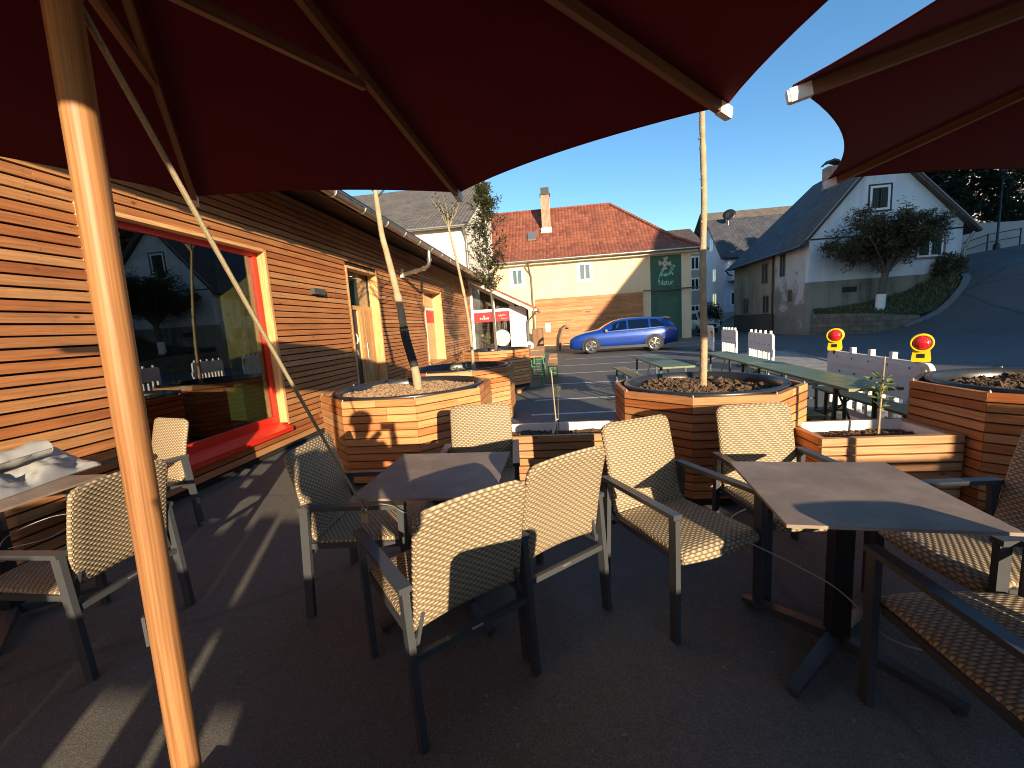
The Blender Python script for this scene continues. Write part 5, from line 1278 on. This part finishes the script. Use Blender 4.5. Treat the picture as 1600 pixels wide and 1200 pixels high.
# ------------------------------------------------------------------ folding beer tables and benches
def beer_set(kind, label, p0, p1, w, h, top, steel, group):
    p0 = V((p0[0], p0[1], 0)); p1 = V((p1[0], p1[1], 0)); c = (p0 + p1) / 2; d = p1 - p0; L = d.length
    t = thing(kind, label, 'table' if 'table' in kind else 'bench', (c.x, c.y, .004), math.atan2(d.y, d.x), group)
    mb = MB(); n = 3 if w > .4 else 1; bw = w / n
    for k in range(n):
        y = -w / 2 + bw * (k + .5); mb.bar((-L / 2, y, h - .013), (L / 2, y, h - .013), bw - .003, .026)
    mb.build('tabletop' if 'table' in kind else 'seat', top, t)
    for s in (-1, 1):
        x = s * (L / 2 - .28); ww = w * .42
        mb = MB()
        for q in (-1, 1): mb.bar((x, q * ww, .0), (x, q * ww * .92, h - .03), .028, .028, (1, 0, 0))
        mb.bar((x, -ww, h * .45), (x, ww, h * .45), .022, .022); mb.bar((x, -ww * .95, h - .042), (x, ww * .95, h - .042), .026, .026); mb.bar((x, -ww, .012), (x, ww, .012), .03, .02)
        mb.build('leg_frame', steel, t)
        mb = MB(); mb.bar((x, 0, h * .45), (x - s * .34, 0, h - .035), .020, .012, (0, 1, 0)); mb.bar((x - s * .34, -ww * .7, h - .036), (x - s * .34, ww * .7, h - .036), .02, .014); mb.build('brace', steel, t)
    return t
GB, DS, WB, GS = M['green_board'], M['dark_green_steel'], M['beer_wood'], M['green_steel']
GT = 'folding beer tables'; GBN = 'folding beer benches'
beer_set('beer_table', 'worn green beer table just left of the bare trunk', (1.65, 8.40), (1.72, 6.20), .46, .77, GB, DS, GT)
beer_set('beer_table', 'worn green beer table nearest the right trough, its end over the trough', (2.84, 6.14), (2.70, 3.85), .42, .77, GB, DS, GT)
beer_set('beer_table', 'worn green beer table at the far end of the right row, beside the slatted barriers', (2.97, 8.30), (2.845, 6.16), .42, .77, GB, DS, GT)
beer_set('beer_bench', 'worn green bench left of the green table beside the bare trunk', (1.30, 9.25), (1.42, 7.15), .26, .47, GB, DS, GBN)
beer_set('beer_bench', 'green bench in front of the long white barrier', (3.40, 5.75), (3.24, 3.75), .26, .47, GB, DS, GBN)
beer_set('beer_bench', 'green bench mostly hidden under the near green table', (2.52, 6.2), (2.36, 4.15), .26, .47, GB, DS, GBN)
beer_set('beer_bench', 'green bench beside the far green table by the slatted barriers', (3.62, 8.1), (3.50, 6.0), .26, .47, GB, DS, GBN)
beer_set('beer_table', 'orange wood beer table with bright green legs beside the pallet planter', (-.55, 9.70), (-.59, 11.85), .42, .77, WB, GS, GT)
beer_set('beer_table', 'orange wood beer table with green legs in the second row, nearer the car', (-.61, 12.1), (-.64, 14.2), .42, .77, WB, GS, GT)
beer_set('beer_bench', 'narrow orange wood bench with green legs, right of the near orange table', (-.15, 10.2), (-.16, 12.2), .26, .47, WB, GS, GBN)
beer_set('beer_bench', 'narrow orange wood bench with green legs, close to the front of the car', (-.165, 12.5), (-.17, 14.5), .26, .47, WB, GS, GBN)
bb = thing('folding_board', 'curved brown wooden stand between the larch panel and the nose of the car', 'stand', (.45, 23.5, .004), R(20))
mb = MB(); mb.prism([(-.42, 0, 0), (-.36, 0, .7), (-.18, 0, 1.2), (.10, 0, 1.38), (.30, 0, 1.2), (.22, 0, 1.14), (.06, 0, 1.26), (-.10, 0, 1.1), (-.24, 0, .68), (-.30, 0, 0)], (0, .5, 0)); mb.build('frame', M['oak_dark'], bb)
mb = MB()
for z in (.3, .6, .9): mb.box((-.25, .06, z), (.26, .44, z + .04))
mb.build('shelf', M['oak_dark'], bb)
bx = thing('wooden_cabinet', 'small dark brown cabinet against the beige wall beside the larch panel', 'cabinet', (-1.25, 27.2, .004))
mb = MB(); mb.box((-.35, -.3, 0), (.35, .3, 1.25)); mb.build('body', M['brown_plinth'], bx)
mb = MB(); mb.box((-.31, -.325, .06), (-.01, -.302, 1.2)); mb.box((.01, -.325, .06), (.31, -.302, 1.2)); mb.build('door', M['oak_dark'], bx)

# ------------------------------------------------------------------ white plastic road barriers with lamps
def barrier(label, a, b, zt, pegs=5, slats=9, group='white slatted road barriers'):
    a = V((a[0], a[1], 0)); b = V((b[0], b[1], 0)); d = b - a; L = d.length
    t = thing('road_barrier', label, 'barrier', (a.x, a.y, .008), math.atan2(d.y, d.x), group)
    th = .045; zm = zt * .52
    mb = MB(); r = .09; o = [(0, 0, zm)]
    for k in range(7): q = math.pi - math.pi / 2 * k / 6; o.append((r + r * math.cos(q), 0, zt - r + r * math.sin(q)))
    for k in range(7): q = math.pi / 2 - math.pi / 2 * k / 6; o.append((L - r + r * math.cos(q), 0, zt - r + r * math.sin(q)))
    o.append((L, 0, zm)); mb.prism([(x, -th / 2, z) for x, _, z in o], (0, th, 0))
    mb.box((.12, -th / 2 - .008, zt - .17), (L - .12, -th / 2 - .001, zt - .045)); mb.box((.12, th / 2 + .001, zt - .17), (L - .12, th / 2 + .008, zt - .045))
    pn = mb.build('panel', M['white_plastic'], t)
    for k in range(5):
        for z in (zt - .07, zt - .26):
            mb = MB(); x = L * (.14 + .18 * k) + (0 if z > zt - .1 else .07); mb.cyl((x, -th / 2 - .0105, z), (x, th / 2 + .0105, z), .013, 12); mb.build('reflector_boss', M['kerb'], pn)
    for k in range(slats):
        x = .10 + (L - .2) * k / (slats - 1); mb = MB(); mb.box((x - .030, -th / 2 - .006, .14), (x + .030, th / 2 + .006, zm - .0005))
        mb.build('slat', M['white_plastic'], t)
    mb = MB(); mb.box((0, -th / 2, .06), (L, th / 2, .139)); mb.box((.0, -th / 2 - .004, .1395), (.050, th / 2 + .004, zm - .001)); mb.box((L - .050, -th / 2 - .004, .1395), (L, th / 2 + .004, zm - .001)); mb.build('bottom_rail', M['white_plastic'], t)
    for k in range(pegs):
        x = L * (.10 + .8 * k / (pegs - 1)); mb = MB(); mb.box((x - .030, -.024, zt + .0005), (x + .030, .024, zt + .072)); mb.build('peg', M['white_plastic'], t)
    for x in (.22, L - .22):
        mb = MB(); mb.box((x - .10, -.33, 0), (x + .10, .33, .058)); mb.build('foot', M['black_plastic'], t)
    mb = MB(); mb.box((L + .001, -.02, zt * .42), (L + .05, .02, zt * .62)); mb.build('hook', M['white_plastic'], t)
    return t
barrier('long white barrier with two warning lamps, behind the right green table', (3.86, 6.42), (3.60, 4.42), .87, 5, 9)
barrier('white slatted barrier second from the long lamp-topped one, sunlit slats towards the street', (5.30, 12.3), (5.0, 10.35), .92, 5, 10)
barrier('narrow white slatted barrier between the other two beyond the far green table', (5.78, 15.5), (5.62, 13.9), .92, 5, 9)
barrier('farthest white barrier, half behind the bare trunk and carrying a red lamp', (6.2, 18.5), (5.95, 16.8), .95, 5, 9)
def lamp(label, x, y, z, yaw, k=1.0):
    t = thing('warning_lamp', label, 'warning lamp', (x, y, z), yaw, 'yellow warning lamps'); t.scale = (k, k, k)
    mb = MB(); o = [(-.072, 0), (.072, 0), (.078, .03), (.070, .10), (.066, .125)]
    for i in range(13): a = -R(40) + R(260) * i / 12; o.append((.098 * math.cos(a), .205 + .098 * math.sin(a)))
    o += [(-.066, .125), (-.070, .10), (-.078, .03)]
    mb.prism([(p[0], -.045, p[1]) for p in o], (0, .09, 0)); mb.build('body', M['yellow'], t)
    for s in (-1, 1):
        mb = MB(); mb.lathe([(.078, 0), (.070, .022), (.045, .038), (.001, .045)], (0, 0, 0), 24); l = mb.build('lens', M['red_lens'], t); l.rotation_euler = (R(90 * s), 0, 0); l.location = (0, -.046 * s, .205)
        mb = MB(); mb.lathe([(.079, -.002), (.096, -.002), (.096, .020), (.088, .022), (.079, .018)], (0, 0, 0), 28); l = mb.build('lens_ring', M['yellow'], t); l.rotation_euler = (R(90 * s), 0, 0); l.location = (0, -.046 * s, .205)
        mb = MB(); mb.box((-.028, -.0525, .045), (.028, -.046, .088)) if s > 0 else mb.box((-.028, .046, .045), (.028, .0525, .088)); mb.build('socket', M['black_plastic'], t)
    mb = MB(); mb.cyl((0, 0, -.05), (0, 0, .0), .018, 10); mb.build('pin', M['black_plastic'], t)
    return t
lamp('yellow lamp with red lens on the left end of the long white barrier', 3.82, 6.24, .885, R(-38))
lamp('yellow lamp with red lens on the right end of the long white barrier', 3.625, 4.60, .885, R(-38), .93)
lamp('small warning lamp on the farthest barrier by the bare trunk', 5.93, 16.9, .62, R(-30), .8)

# ------------------------------------------------------------------ blue estate car
def car():
    t = thing('estate_car', 'blue estate car parked side-on in front of the larch panel', 'car', (.58, 20.35, .004), R(-1.0))
    # stations along the car (x from the nose): z_bottom, z_belt, z_top, half width, half roof width
    K = 1.06
    st = [(0.00, .34, .60, .63, .62, .50), (.06, .24, .68, .72, .72, .60), (.22, .20, .76, .80, .82, .66), (.5, .19, .83, .885, .885, .70), (.85, .19, .87, .955, .905, .72), (1.15, .19, .895, 1.0, .91, .72), (1.32, .19, .905, 1.04, .91, .70),
          (1.6, .19, .915, 1.20, .91, .63), (1.9, .19, .925, 1.345, .91, .585), (2.2, .19, .935, 1.43, .91, .57), (2.6, .19, .945, 1.465, .91, .565), (3.0, .19, .955, 1.465, .91, .565), (3.4, .19, .968, 1.45, .905, .56), (3.75, .20, .985, 1.42, .895, .55), (4.0, .24, 1.0, 1.38, .88, .54), (4.18, .28, 1.01, 1.27, .86, .55), (4.36, .33, .99, 1.12, .83, .60), (4.48, .36, .93, .99, .78, .62), (4.55, .42, .80, .84, .70, .58)]
    def ring(s):
        x, zb, zl, zt, hw, hr = s; P = []
        half = [(0, zb), (hw * .78, zb), (hw * .95, zb + .06), (hw * .985, zb + (zl - zb) * .35), (hw, zb + (zl - zb) * .62), (hw * .985, zl - .05), (hw * .955, zl), (hr + (hw * .955 - hr) * .08, zl + (zt - zl) * .90), (hr * .86, zl + (zt - zl) * .985), (hr * .5, zt), (0, zt + .012)]
        for y, z in half: P.append(V((x, -y, z)))
        for y, z in half[-2:0:-1]: P.append(V((x, y, z)))
        return [p * K for p in P]
    rows = [ring(s) for s in st]; n = len(rows[0]); vs = [p for r in rows for p in r]; F = []
    for i in range(len(rows) - 1):
        for k in range(n): F.append((i * n + k, i * n + (k + 1) % n, (i + 1) * n + (k + 1) % n, (i + 1) * n + k))
    mb = MB(); mb.add(vs, F, None, True); mb.face(list(reversed(rows[0]))); mb.face(rows[-1]); mb.build('body', M['car_blue'], t)
    def side(x, f, off, s):
        for a, b in zip(st, st[1:]):
            if a[0] <= x <= b[0]:
                u = (x - a[0]) / (b[0] - a[0]); q = [a[i] + (b[i] - a[i]) * u for i in range(6)]; break
        hw, hr = q[4] * .955, q[5] + (q[4] * .955 - q[5]) * .08
        return V((x, s * (hw + (hr - hw) * f / .9 + off), q[2] + (q[3] - q[2]) * f)) * K
    def strip(s, xs_, flo, fhi, off):
        m_ = MB(); P = [[side(x, f(x) if callable(f) else f, off, s) for f in (flo, fhi)] for x in xs_]
        m_.grid(P, True, None, s < 0); return m_
    lin = lambda a, b, n_: [a + (b - a) * i / n_ for i in range(n_ + 1)]
    for s in (-1, 1):
        win_ = [('front', 1.52, 2.42, 8), ('rear', 2.50, 3.34, 8), ('quarter', 3.42, 3.98, 6)]
        for nm, a, b, k in win_:
            top = (lambda x: min(.80, max(.10, (x - 1.40) * 1.7))) if nm == 'front' else ((lambda x: min(.80, max(.16, (4.06 - x) * 2.2))) if nm == 'quarter' else .80)
            strip(s, lin(a, b, k), .07, top, .006).build('window', M['car_glass'], t)
        strip(s, lin(1.36, 4.05, 20), -.02, .045, .010).build('belt_trim', M['steel'], t)
        strip(s, lin(1.9, 4.0, 14), .90, .965, .016).build('roof_rail', M['chrome'], t)
        for xh in (2.30, 3.22):
            c = side(xh, -.10, .012, s) ; mb = MB(); mb.bar(c + V((-.10, 0, -.06)), c + V((.10, 0, -.055)), .03, .03); mb.build('door_handle', M['car_blue'], t)
        for xd in (1.42, 2.46, 3.38):
            mb = MB(); P = []
            for z in (.32, .5, .7, .86):
                yy_ = .905 * (.985 if z < .8 else .965); P.append(V((xd + (.05 if xd > 3 and z < .5 else 0), s * (yy_ + .004), z)) * K)
            mb.tube(P, .006, 5); mb.build('door_gap', M['black_plastic'], t)
        mb = MB(); c = side(1.55, .12, .06, s); mb.blob(c + V((0, s * .03, .02)), .10, squash=.7); mb.bar(c + V((-.02, -s * .05, -.02)), c + V((0, s * .12, .02)), .10, .12); mb.build('wing_mirror', M['black_plastic'], t)
        mb = MB(); mb.bar(V((1.25, s * .915, .25)) * K, V((3.3, s * .915, .25)) * K, .03, .11); mb.build('sill', M['black_plastic'], t)
        for xw in (.90, 3.54):
            c = V((xw * K, s * .905 * K, .335 * K))
            mb = MB(); P = [c + V((.385 * K * math.cos(a), s * .014, .385 * K * math.sin(a))) for a in [2 * math.pi * i / 28 for i in range(28)] if math.sin(a) > -.55]
            mb.prism(P, (0, s * -.10, 0)); mb.build('wheel_arch', M['rubber'], t)
            w_ = MB(); rr = .325 * K
            prof = [(.20 * K, -.10), (rr - .02, -.10), (rr, -.07), (rr, .07), (rr - .02, .10), (.215 * K, .10), (.21 * K, .07)]
            w_.lathe(prof, (0, 0, 0), 32); wo = w_.build('wheel', M['rubber'], t); wo.location = c + V((0, s * -.07, 0)); wo.rotation_euler = (R(-90) * s, 0, 0)
            m_ = MB(); m_.lathe([(.222 * K, .085), (.232 * K, .104), (.216 * K, .106), (.205 * K, .09), (.20 * K, .03), (.001, .03)], (0, 0, 0), 32)
            for k in range(5):
                for q in (-.16, .16):
                    a = 2 * math.pi * k / 5 + q; d = V((math.cos(a), math.sin(a), 0)); a0 = 2 * math.pi * k / 5; d0 = V((math.cos(a0), math.sin(a0), 0))
                    m_.bar(d0 * .05 + V((0, 0, .10)), d * .21 * K + V((0, 0, .095)), .030, .02)
            m_.cyl((0, 0, .05), (0, 0, .105), .06, 14); m_.build('rim', M['chrome'], wo)
    mb = MB(); P = []
    for (x, z) in ((1.34, 1.045), (1.6, 1.205), (1.9, 1.352), (2.05, 1.40)):
        w2 = .60 - (x - 1.34) * .10; P.append([V((x - .012, y * w2, z + .016 - abs(y) ** 2 * .018)) * K for y in (-1, -.6, -.2, .2, .6, 1)])
    mb.grid(P); mb.build('windscreen', M['car_glass'], t)
    for s in (-1, 1):
        mb = MB(); mb.hexa([V(p) * K for p in [(.06, s * .40, .60), (.10, s * .40, .72), (.16, s * .44, .76), (.14, s * .42, .60), (.16, s * .75, .63), (.30, s * .80, .74), (.42, s * .80, .78), (.24, s * .78, .63)]]); mb.build('headlight', M['head_lens'], t)
        mb = MB(); mb.hexa([V(p) * K for p in [(4.44, s * .42, .83), (4.40, s * .42, .95), (4.50, s * .5, .95), (4.53, s * .5, .83), (4.24, s * .862, .83), (4.18, s * .868, .95), (4.25, s * .868, .97), (4.32, s * .858, .84)]]); mb.build('tail_light', M['tail_red'], t)
    mb = MB(); mb.bar(V((-.005, -.55, .33)) * K, V((-.005, .55, .33)) * K, .08, .16); mb.build('grille', M['black_plastic'], t)
    mb = MB(); mb.bar(V((4.50, -.68, .40)) * K, V((4.50, .68, .40)) * K, .14, .16); mb.bar(V((4.36, -.825, .40)) * K, V((4.50, -.70, .40)) * K, .06, .16); mb.build('rear_bumper', M['black_plastic'], t)
    mb = MB(); mb.hexa([V(p) * K for p in [(4.05, -.5, 1.38), (4.05, -.5, 1.42), (4.28, -.5, 1.37), (4.28, -.5, 1.34), (4.05, .5, 1.38), (4.05, .5, 1.42), (4.28, .5, 1.37), (4.28, .5, 1.34)]]); mb.build('spoiler', M['car_blue'], t)
    return t
car()
# white van far down the street
vn = thing('white_van', 'white van parked far down the street in front of the blue house', 'van', (12.0, 34.5, .006), R(6)); vn.scale = (.88, .88, .92)
mb = MB(); rows = []
for (y, z0, zt, hw, hr) in ((-.02, .42, .80, .80, .78), (.10, .34, 1.05, .86, .82), (.45, .32, 1.16, .88, .80), (.62, .32, 1.25, .88, .76), (1.25, .32, 1.88, .88, .70), (1.6, .32, 1.95, .88, .70), (4.2, .32, 1.97, .88, .70), (4.35, .4, 1.85, .86, .68)):
    h = [(0, z0), (hw * .9, z0), (hw, z0 + .1), (hw, min(1.08, zt - .03)), (hr, zt - .06), (hr * .8, zt), (0, zt + .02)]; rows.append([V((-a, y, b)) for a, b in h] + [V((a, y, b)) for a, b in h[-2:0:-1]])
n = len(rows[0]); F = [(i * n + k, (i + 1) * n + k, (i + 1) * n + (k + 1) % n, i * n + (k + 1) % n) for i in range(len(rows) - 1) for k in range(n)]
mb.add([p for r in rows for p in r], F, None, True); mb.face(rows[0]); mb.face(list(reversed(rows[-1]))); mb.build('body', M['van_white'], vn)
mb = MB(); mb.hexa([(-.74, .62, 1.24), (-.66, 1.18, 1.82), (-.66, 1.14, 1.84), (-.74, .58, 1.27), (.74, .62, 1.24), (.66, 1.18, 1.82), (.66, 1.14, 1.84), (.74, .58, 1.27)]); mb.build('windscreen', M['car_glass'], vn)
mb = MB(); mb.box((-.5, -.05, .48), (.5, -.021, .72)); mb.build('grille', M['black_plastic'], vn)
for s in (-1, 1):
    mb = MB(); mb.box((s * .56 - .14, .0, .78), (s * .56 + .14, .095, .98)); mb.build('headlight', M['head_lens'], vn)
    mb = MB(); mb.box((s * .98 - .09, .72, 1.15), (s * .98 + .09, .85, 1.42)); mb.build('wing_mirror', M['black_plastic'], vn)
    for y in (.8, 3.5): mb = MB(); mb.cyl((s * .70, y, .32), (s * .90, y, .32), .32, 20); mb.build('wheel', M['rubber'], vn)
    mb = MB(); mb.box((s * .875 - .012, 1.05, 1.15), (s * .875 + .012, 1.9, 1.70)); mb.build('side_window', M['car_glass'], vn)

# ------------------------------------------------------------------ the spreading tree on the bank
random.seed(5)
st_ = thing('spreading_tree', 'spreading flat-topped dark tree with a white trunk guard on the grass bank', 'tree', (15.92, 22.75, 1.04))
mb, ln = knotty([(0, 0, -.1), (.02, 0, .7), (.06, .0, 1.25), (.20, .05, 1.85)],   .165, .14, 14, 2, .10, 30); mb.build('trunk', M['bark_grey'], st_)
mb = MB(); mb.tube([(0, 0, .08), (.005, 0, .35), (.02, 0, .86)], [.205, .20, .195], 16); mb.build('trunk_guard', M['white_plastic'], st_)
br = MB(); lf = MB(); fork = V((.20, .05, 1.80)); tips = []
cc = V((.15, -.25, 3.35)); rx, ry, rz_ = 3.15, 1.75, 1.75
for k in range(20):
    a = k * 2.399 + .2; el = random.uniform(.15, .95); e = cc + V((rx * math.cos(a) * el * 1.0, ry * math.sin(a) * el, random.uniform(-.05, .9) * rz_ * (1 - .55 * el)))
    m1 = fork.lerp(e, .38) + V((0, 0, .32)); m2 = fork.lerp(e, .72) + V((0, 0, .18)); line = smooth_line([fork, m1, m2, e], 5); br.tube(line, [.075 - .060 * i / (len(line) - 1) for i in range(len(line))], 7)
    for q in range(13):
        s = line[random.randint(5, len(line) - 1)]; d = V((random.gauss(0, 1), random.gauss(0, 1), random.gauss(.15, .6))).normalized(); e2 = s + d * random.uniform(.5, 1.25)
        v = e2 - cc
        f = (v.x / rx) ** 2 + (v.y / ry) ** 2 + (v.z / rz_) ** 2
        if f > 1: e2 = cc + v / math.sqrt(f)
        if e2.z < 2.05 + .10 * abs(e2.x - .1): e2.z = 2.05 + .10 * abs(e2.x - .1) + random.random() * .3
        br.tube([s, s.lerp(e2, .5) + V((0, 0, .06)), e2], [.018, .011, .004], 5); tips.append((s, e2))
for (s, e2) in tips:
    k = random.choice((30, 60, 85, 110, 130))
    for q in range(k):
        p = s.lerp(e2, random.uniform(.25, 1.06)) + V((random.gauss(0, .13), random.gauss(0, .13), random.gauss(0, .10)))
        lf.leaf(p, V((random.gauss(0, 1), random.gauss(0, 1), random.gauss(-.1, .6))), V((random.gauss(0, .4), random.gauss(0, .4), 1)), random.uniform(.10, .20), random.uniform(.05, .085))
br.build('branches', M['bark_grey'], st_); lf.build('crown', M['leaf_dark'], st_)

def evergreen(label, x, y, z, h, r, seed):
    random.seed(seed); t = thing('evergreen_tree', label, 'tree', (x, y, z), 0, 'dark evergreens above the retaining wall')
    mb = MB(); mb.tube([(0, 0, 0), (0, 0, h * .9)], [.16, .03], 8); mb.build('trunk', M['bark_grey'], t)
    lf = MB(); br = MB()
    for k in range(150):
        u = random.random(); zz = h * (.08 + .9 * u); rr = r * (1 - u) ** .6 * random.uniform(.7, 1.1) + .1; a = random.random() * 6.28; d = V((math.cos(a), math.sin(a), random.uniform(-.2, .5))); s = V((0, 0, zz)); e = s + d * rr
        br.tube([s, e], [.02, .005], 4)
        for q in range(60):
            p = s.lerp(e, random.uniform(.3, 1.08)) + V((random.gauss(0, .14), random.gauss(0, .14), random.gauss(0, .14))); lf.leaf(p, V((d.x + random.gauss(0, .5), d.y + random.gauss(0, .5), random.gauss(.2, .6))), V((random.gauss(0, .5), random.gauss(0, .5), 1)), random.uniform(.20, .38), random.uniform(.10, .17))
    br.build('branches', M['bark_grey'], t); lf.build('crown', M['leaf_ever'], t)
evergreen('dark evergreen nearest the white gable, above the retaining wall', 24.3, 30.6, 5.0, 7.5, 1.9, 3)
evergreen('dark evergreen in the middle of the row, left of the beige awning', 27.0, 31.4, 5.4, 7.0, 1.9, 4)
evergreen('dark evergreen at the right edge, right of the beige awning', 31.6, 32.6, 5.8, 7.0, 2.2, 5)
evergreen('dark evergreen behind the corner of the white gabled house', 22.2, 31.0, 4.0, 8.4, 1.9, 6)
def bush(label, x, y, z, rx, ry, h, seed, mat='leaf_ever', n=2600):
    random.seed(seed); t = thing('shrub', label, 'shrub', (x, y, z), 0, None); lf = MB(); br = MB()
    for k in range(14): a = k * 2.4; br.tube([(0, 0, 0), (rx * .6 * math.cos(a), ry * .6 * math.sin(a), h * .8)], [.03, .006], 5)
    for q in range(n):
        d = V((random.gauss(0, 1), random.gauss(0, 1), random.gauss(0, 1))).normalized() * random.uniform(.45, 1) ; s = 1 + .25 * noise.noise(V((d.x * 2.3, d.y * 2.3, seed + d.z * 2)))
        p = V((d.x * rx * s, d.y * ry * s, h * .5 + d.z * h * .5 * s)); lf.leaf(p, d + V((random.gauss(0, .6), random.gauss(0, .6), random.gauss(0, .6))), V((random.random(), random.random(), 1)), random.uniform(.10, .2), random.uniform(.05, .09))
    br.build('stems', M['bark_grey'], t); lf.build('foliage', M[mat], t)
bush('round dark shrub on the retaining wall below the awning villa', 29.2, 31.0, 5.6, 1.3, .9, 1.7, 11)
bush('dark shrub growing at the corner of the ochre house wall in the street', 12.2, 35.2, 0, .9, .9, 2.4, 12)
bush('brown dry bush by the downpipe at the right corner of the white gabled house', 19.6, 23.6, 2.4, .7, .5, 1.3, 13, 'leaf_dark', 1500)

# ------------------------------------------------------------------ behind the viewer: the photographer, plus added screens that shade the terrace
random.seed(9)
def figure():
    t = thing('person', 'person in a dark jacket holding a phone up before the face', 'person', (-.10, -.42, .006))
    J = [((0, 0, .92), .155, None), ((0, .0, 1.12), .145, 0), ((0, -.01, 1.33), .165, 1), ((0, 0, 1.47), .065, 2), ((0, .03, 1.575), .092, 3), ((0, .03, 1.67), .088, 4),
         ((.19, .0, 1.40), .065, 2), ((.27, .12, 1.20), .048, 6), ((.17, .36, 1.40), .036, 7), ((.14, .40, 1.46), .034, 8),
         ((-.19, .0, 1.40), .065, 2), ((-.25, .12, 1.20), .048, 10), ((-.02, .36, 1.40), .036, 11), ((.03, .40, 1.45), .034, 12),
         ((.10, 0, .86), .098, 0), ((.11, .02, .48), .068, 14), ((.11, -.02, .08), .048, 15), ((.12, .12, .035), .036, 16),
         ((-.10, 0, .86), .098, 0), ((-.11, .02, .48), .068, 18), ((-.11, -.02, .08), .048, 19), ((-.12, .12, .035), .036, 20)]
    me = bpy.data.meshes.new('body'); me.from_pydata([j[0] for j in J], [(j[2], i) for i, j in enumerate(J) if j[2] is not None], [])
    o = bpy.data.objects.new('body', me); COL.objects.link(o); o.parent = t; me.materials.append(M['jacket'])
    md = o.modifiers.new('skin', 'SKIN'); sv = me.skin_vertices[0].data
    for i, j in enumerate(J): sv[i].radius = (j[1], j[1]); sv[i].use_root = (i == 0)
    o.modifiers.new('smooth', 'SUBSURF').levels = 2; o.modifiers['smooth'].render_levels = 2
    mb = MB(); mb.lathe([(.112, .0), (.112, .05), (.09, .10), (.045, .125), (.001, .13)], (0, .02, 1.62), 20); mb.build('hair', M['hair'], t)
    for s, bx_ in ((1, .155), (-1, .045)):
        for k in range(4):
            mb = MB(); z = 1.475 + .0 + k * .0; q = V((bx_, .405, 1.462 + k * .018)); mb.tube([q, q + V((s * .012, .012, .004)), q + V((-s * .012, .018, .006))], [.009, .008, .006], 6); mb.build('finger', plain('skin_tone', (.45, .26, .18), .6) if 'skin_tone' not in bpy.data.materials else bpy.data.materials['skin_tone'], t)
figure()
ph = thing('phone', 'phone held up by the standing person at the viewpoint', 'phone', (.0, -.012, 1.5))
mb = MB(); mb.box((-.075, -.008, -.035), (.075, 0, .035)); mb.build('case', M['black_plastic'], ph)
mb = MB(); mb.box((-.070, -.0092, -.032), (.070, -.0082, .032)); mb.build('display', M['dark_interior'], ph)
def screen(label, x0, x1, y, h, gaps, rz=0):  # screens added out of view, heights set to shade the terrace
    t = thing('shade_screen', label, 'screen', (x0, y, .006), rz, 'wooden shade screens added behind the viewpoint'); L = x1 - x0
    mb = MB(); z = .04
    while z < h - .03: mb.bar((0, 0, z + .045), (L, 0, z + .045), .022, .088 if z + .09 <= h else h - z); z += .0905 if gaps else .0885
    mb.build('panel', M['larch_planter'], t)
    for x in (0.02, L / 2, L - .02): mb = MB(); mb.box((x - .03, .012, 0), (x + .03, .072, h + .02)); mb.build('post', M['anthracite'], t)
    return t
screen('tallest added wooden shade screen behind the viewpoint, farthest right', 5.02, 7.2, -2.2, 1.97, False)
screen('tall added wooden shade screen behind the viewpoint, next to the tallest', 3.58, 4.98, -2.2, 1.60, False)
screen('low added wooden shade screen behind the viewpoint, between post and tall screens', 2.74, 3.54, -2.2, 1.21, False)
screen('low long added wooden shade screen straight behind the viewpoint', .21, 2.70, -2.2, 1.21, False)
vs_ = thing('shade_screen', 'added wooden shade screen of upright slats behind the viewpoint, the left one', 'screen', (-2.6, -2.2, .006), 0, 'wooden shade screens added behind the viewpoint')
mb = MB(); x = 0
for k in range(40):
    wd = random.choice((.10, .13, .16))
    if x > 2.48: break
    top_ = (1.50 if x < 1.75 else 1.2) + random.uniform(-.05, .06); xw = -2.6 + x + wd / 2
    if -.46 < xw < -.22:        # gap cut to throw a sun patch on the floor: short slat below, offcut above
        mb.bar((x + wd / 2, 0, .03), (x + wd / 2, 0, .66), wd, .022, (0, 1, 0)); mb.bar((x + wd / 2, 0, .84), (x + wd / 2, 0, top_), wd, .022, (0, 1, 0))
    else: mb.bar((x + wd / 2, 0, .03), (x + wd / 2, 0, top_), wd, .022, (0, 1, 0))
    x += wd + random.choice((.004, .006, .006, .012, .005))
for xa, za, zb in ((2.595, .03, 1.22), (2.735, .03, .64), (2.735, .82, 1.22)): mb.bar((xa, .03, za), (xa, .03, zb), .138, .022, (0, 1, 0))  # end slats, split to let another sun patch through
mb.build('panel', M['larch_planter'], vs_)
mb = MB(); mb.bar((0, .02, .3), (2.6, .02, .3), .03, .06); mb.bar((0, .02, .95), (2.6, .02, .95), .03, .06); mb.build('rail', M['anthracite'], vs_)

# ------------------------------------------------------------------ crumbs and grit on the terrace
random.seed(31)
gt = MB()
for k in range(420):
    x = random.uniform(-3.6, 3.0); y = random.uniform(.6, 3.5); gt.blob((x, y, .008), random.choice((.002, .003, .003, .004, .006)), squash=.6)
for k in range(46):
    x = random.uniform(-3.6, 2.0); y = random.uniform(.8, 3.5); a = random.random() * 6.28; gt.leaf((x, y, .010), (math.cos(a), math.sin(a), .06), (.1, 0, 1), random.uniform(.015, .035), .012)
gt_ = gt.build('grit', plain('pale_grit', (.26, .22, .17), .9)); gt_['kind'] = 'stuff'
tag(gt_, 'scattered pale grit and small dry leaf crumbs on the dark terrace floor', 'grit')
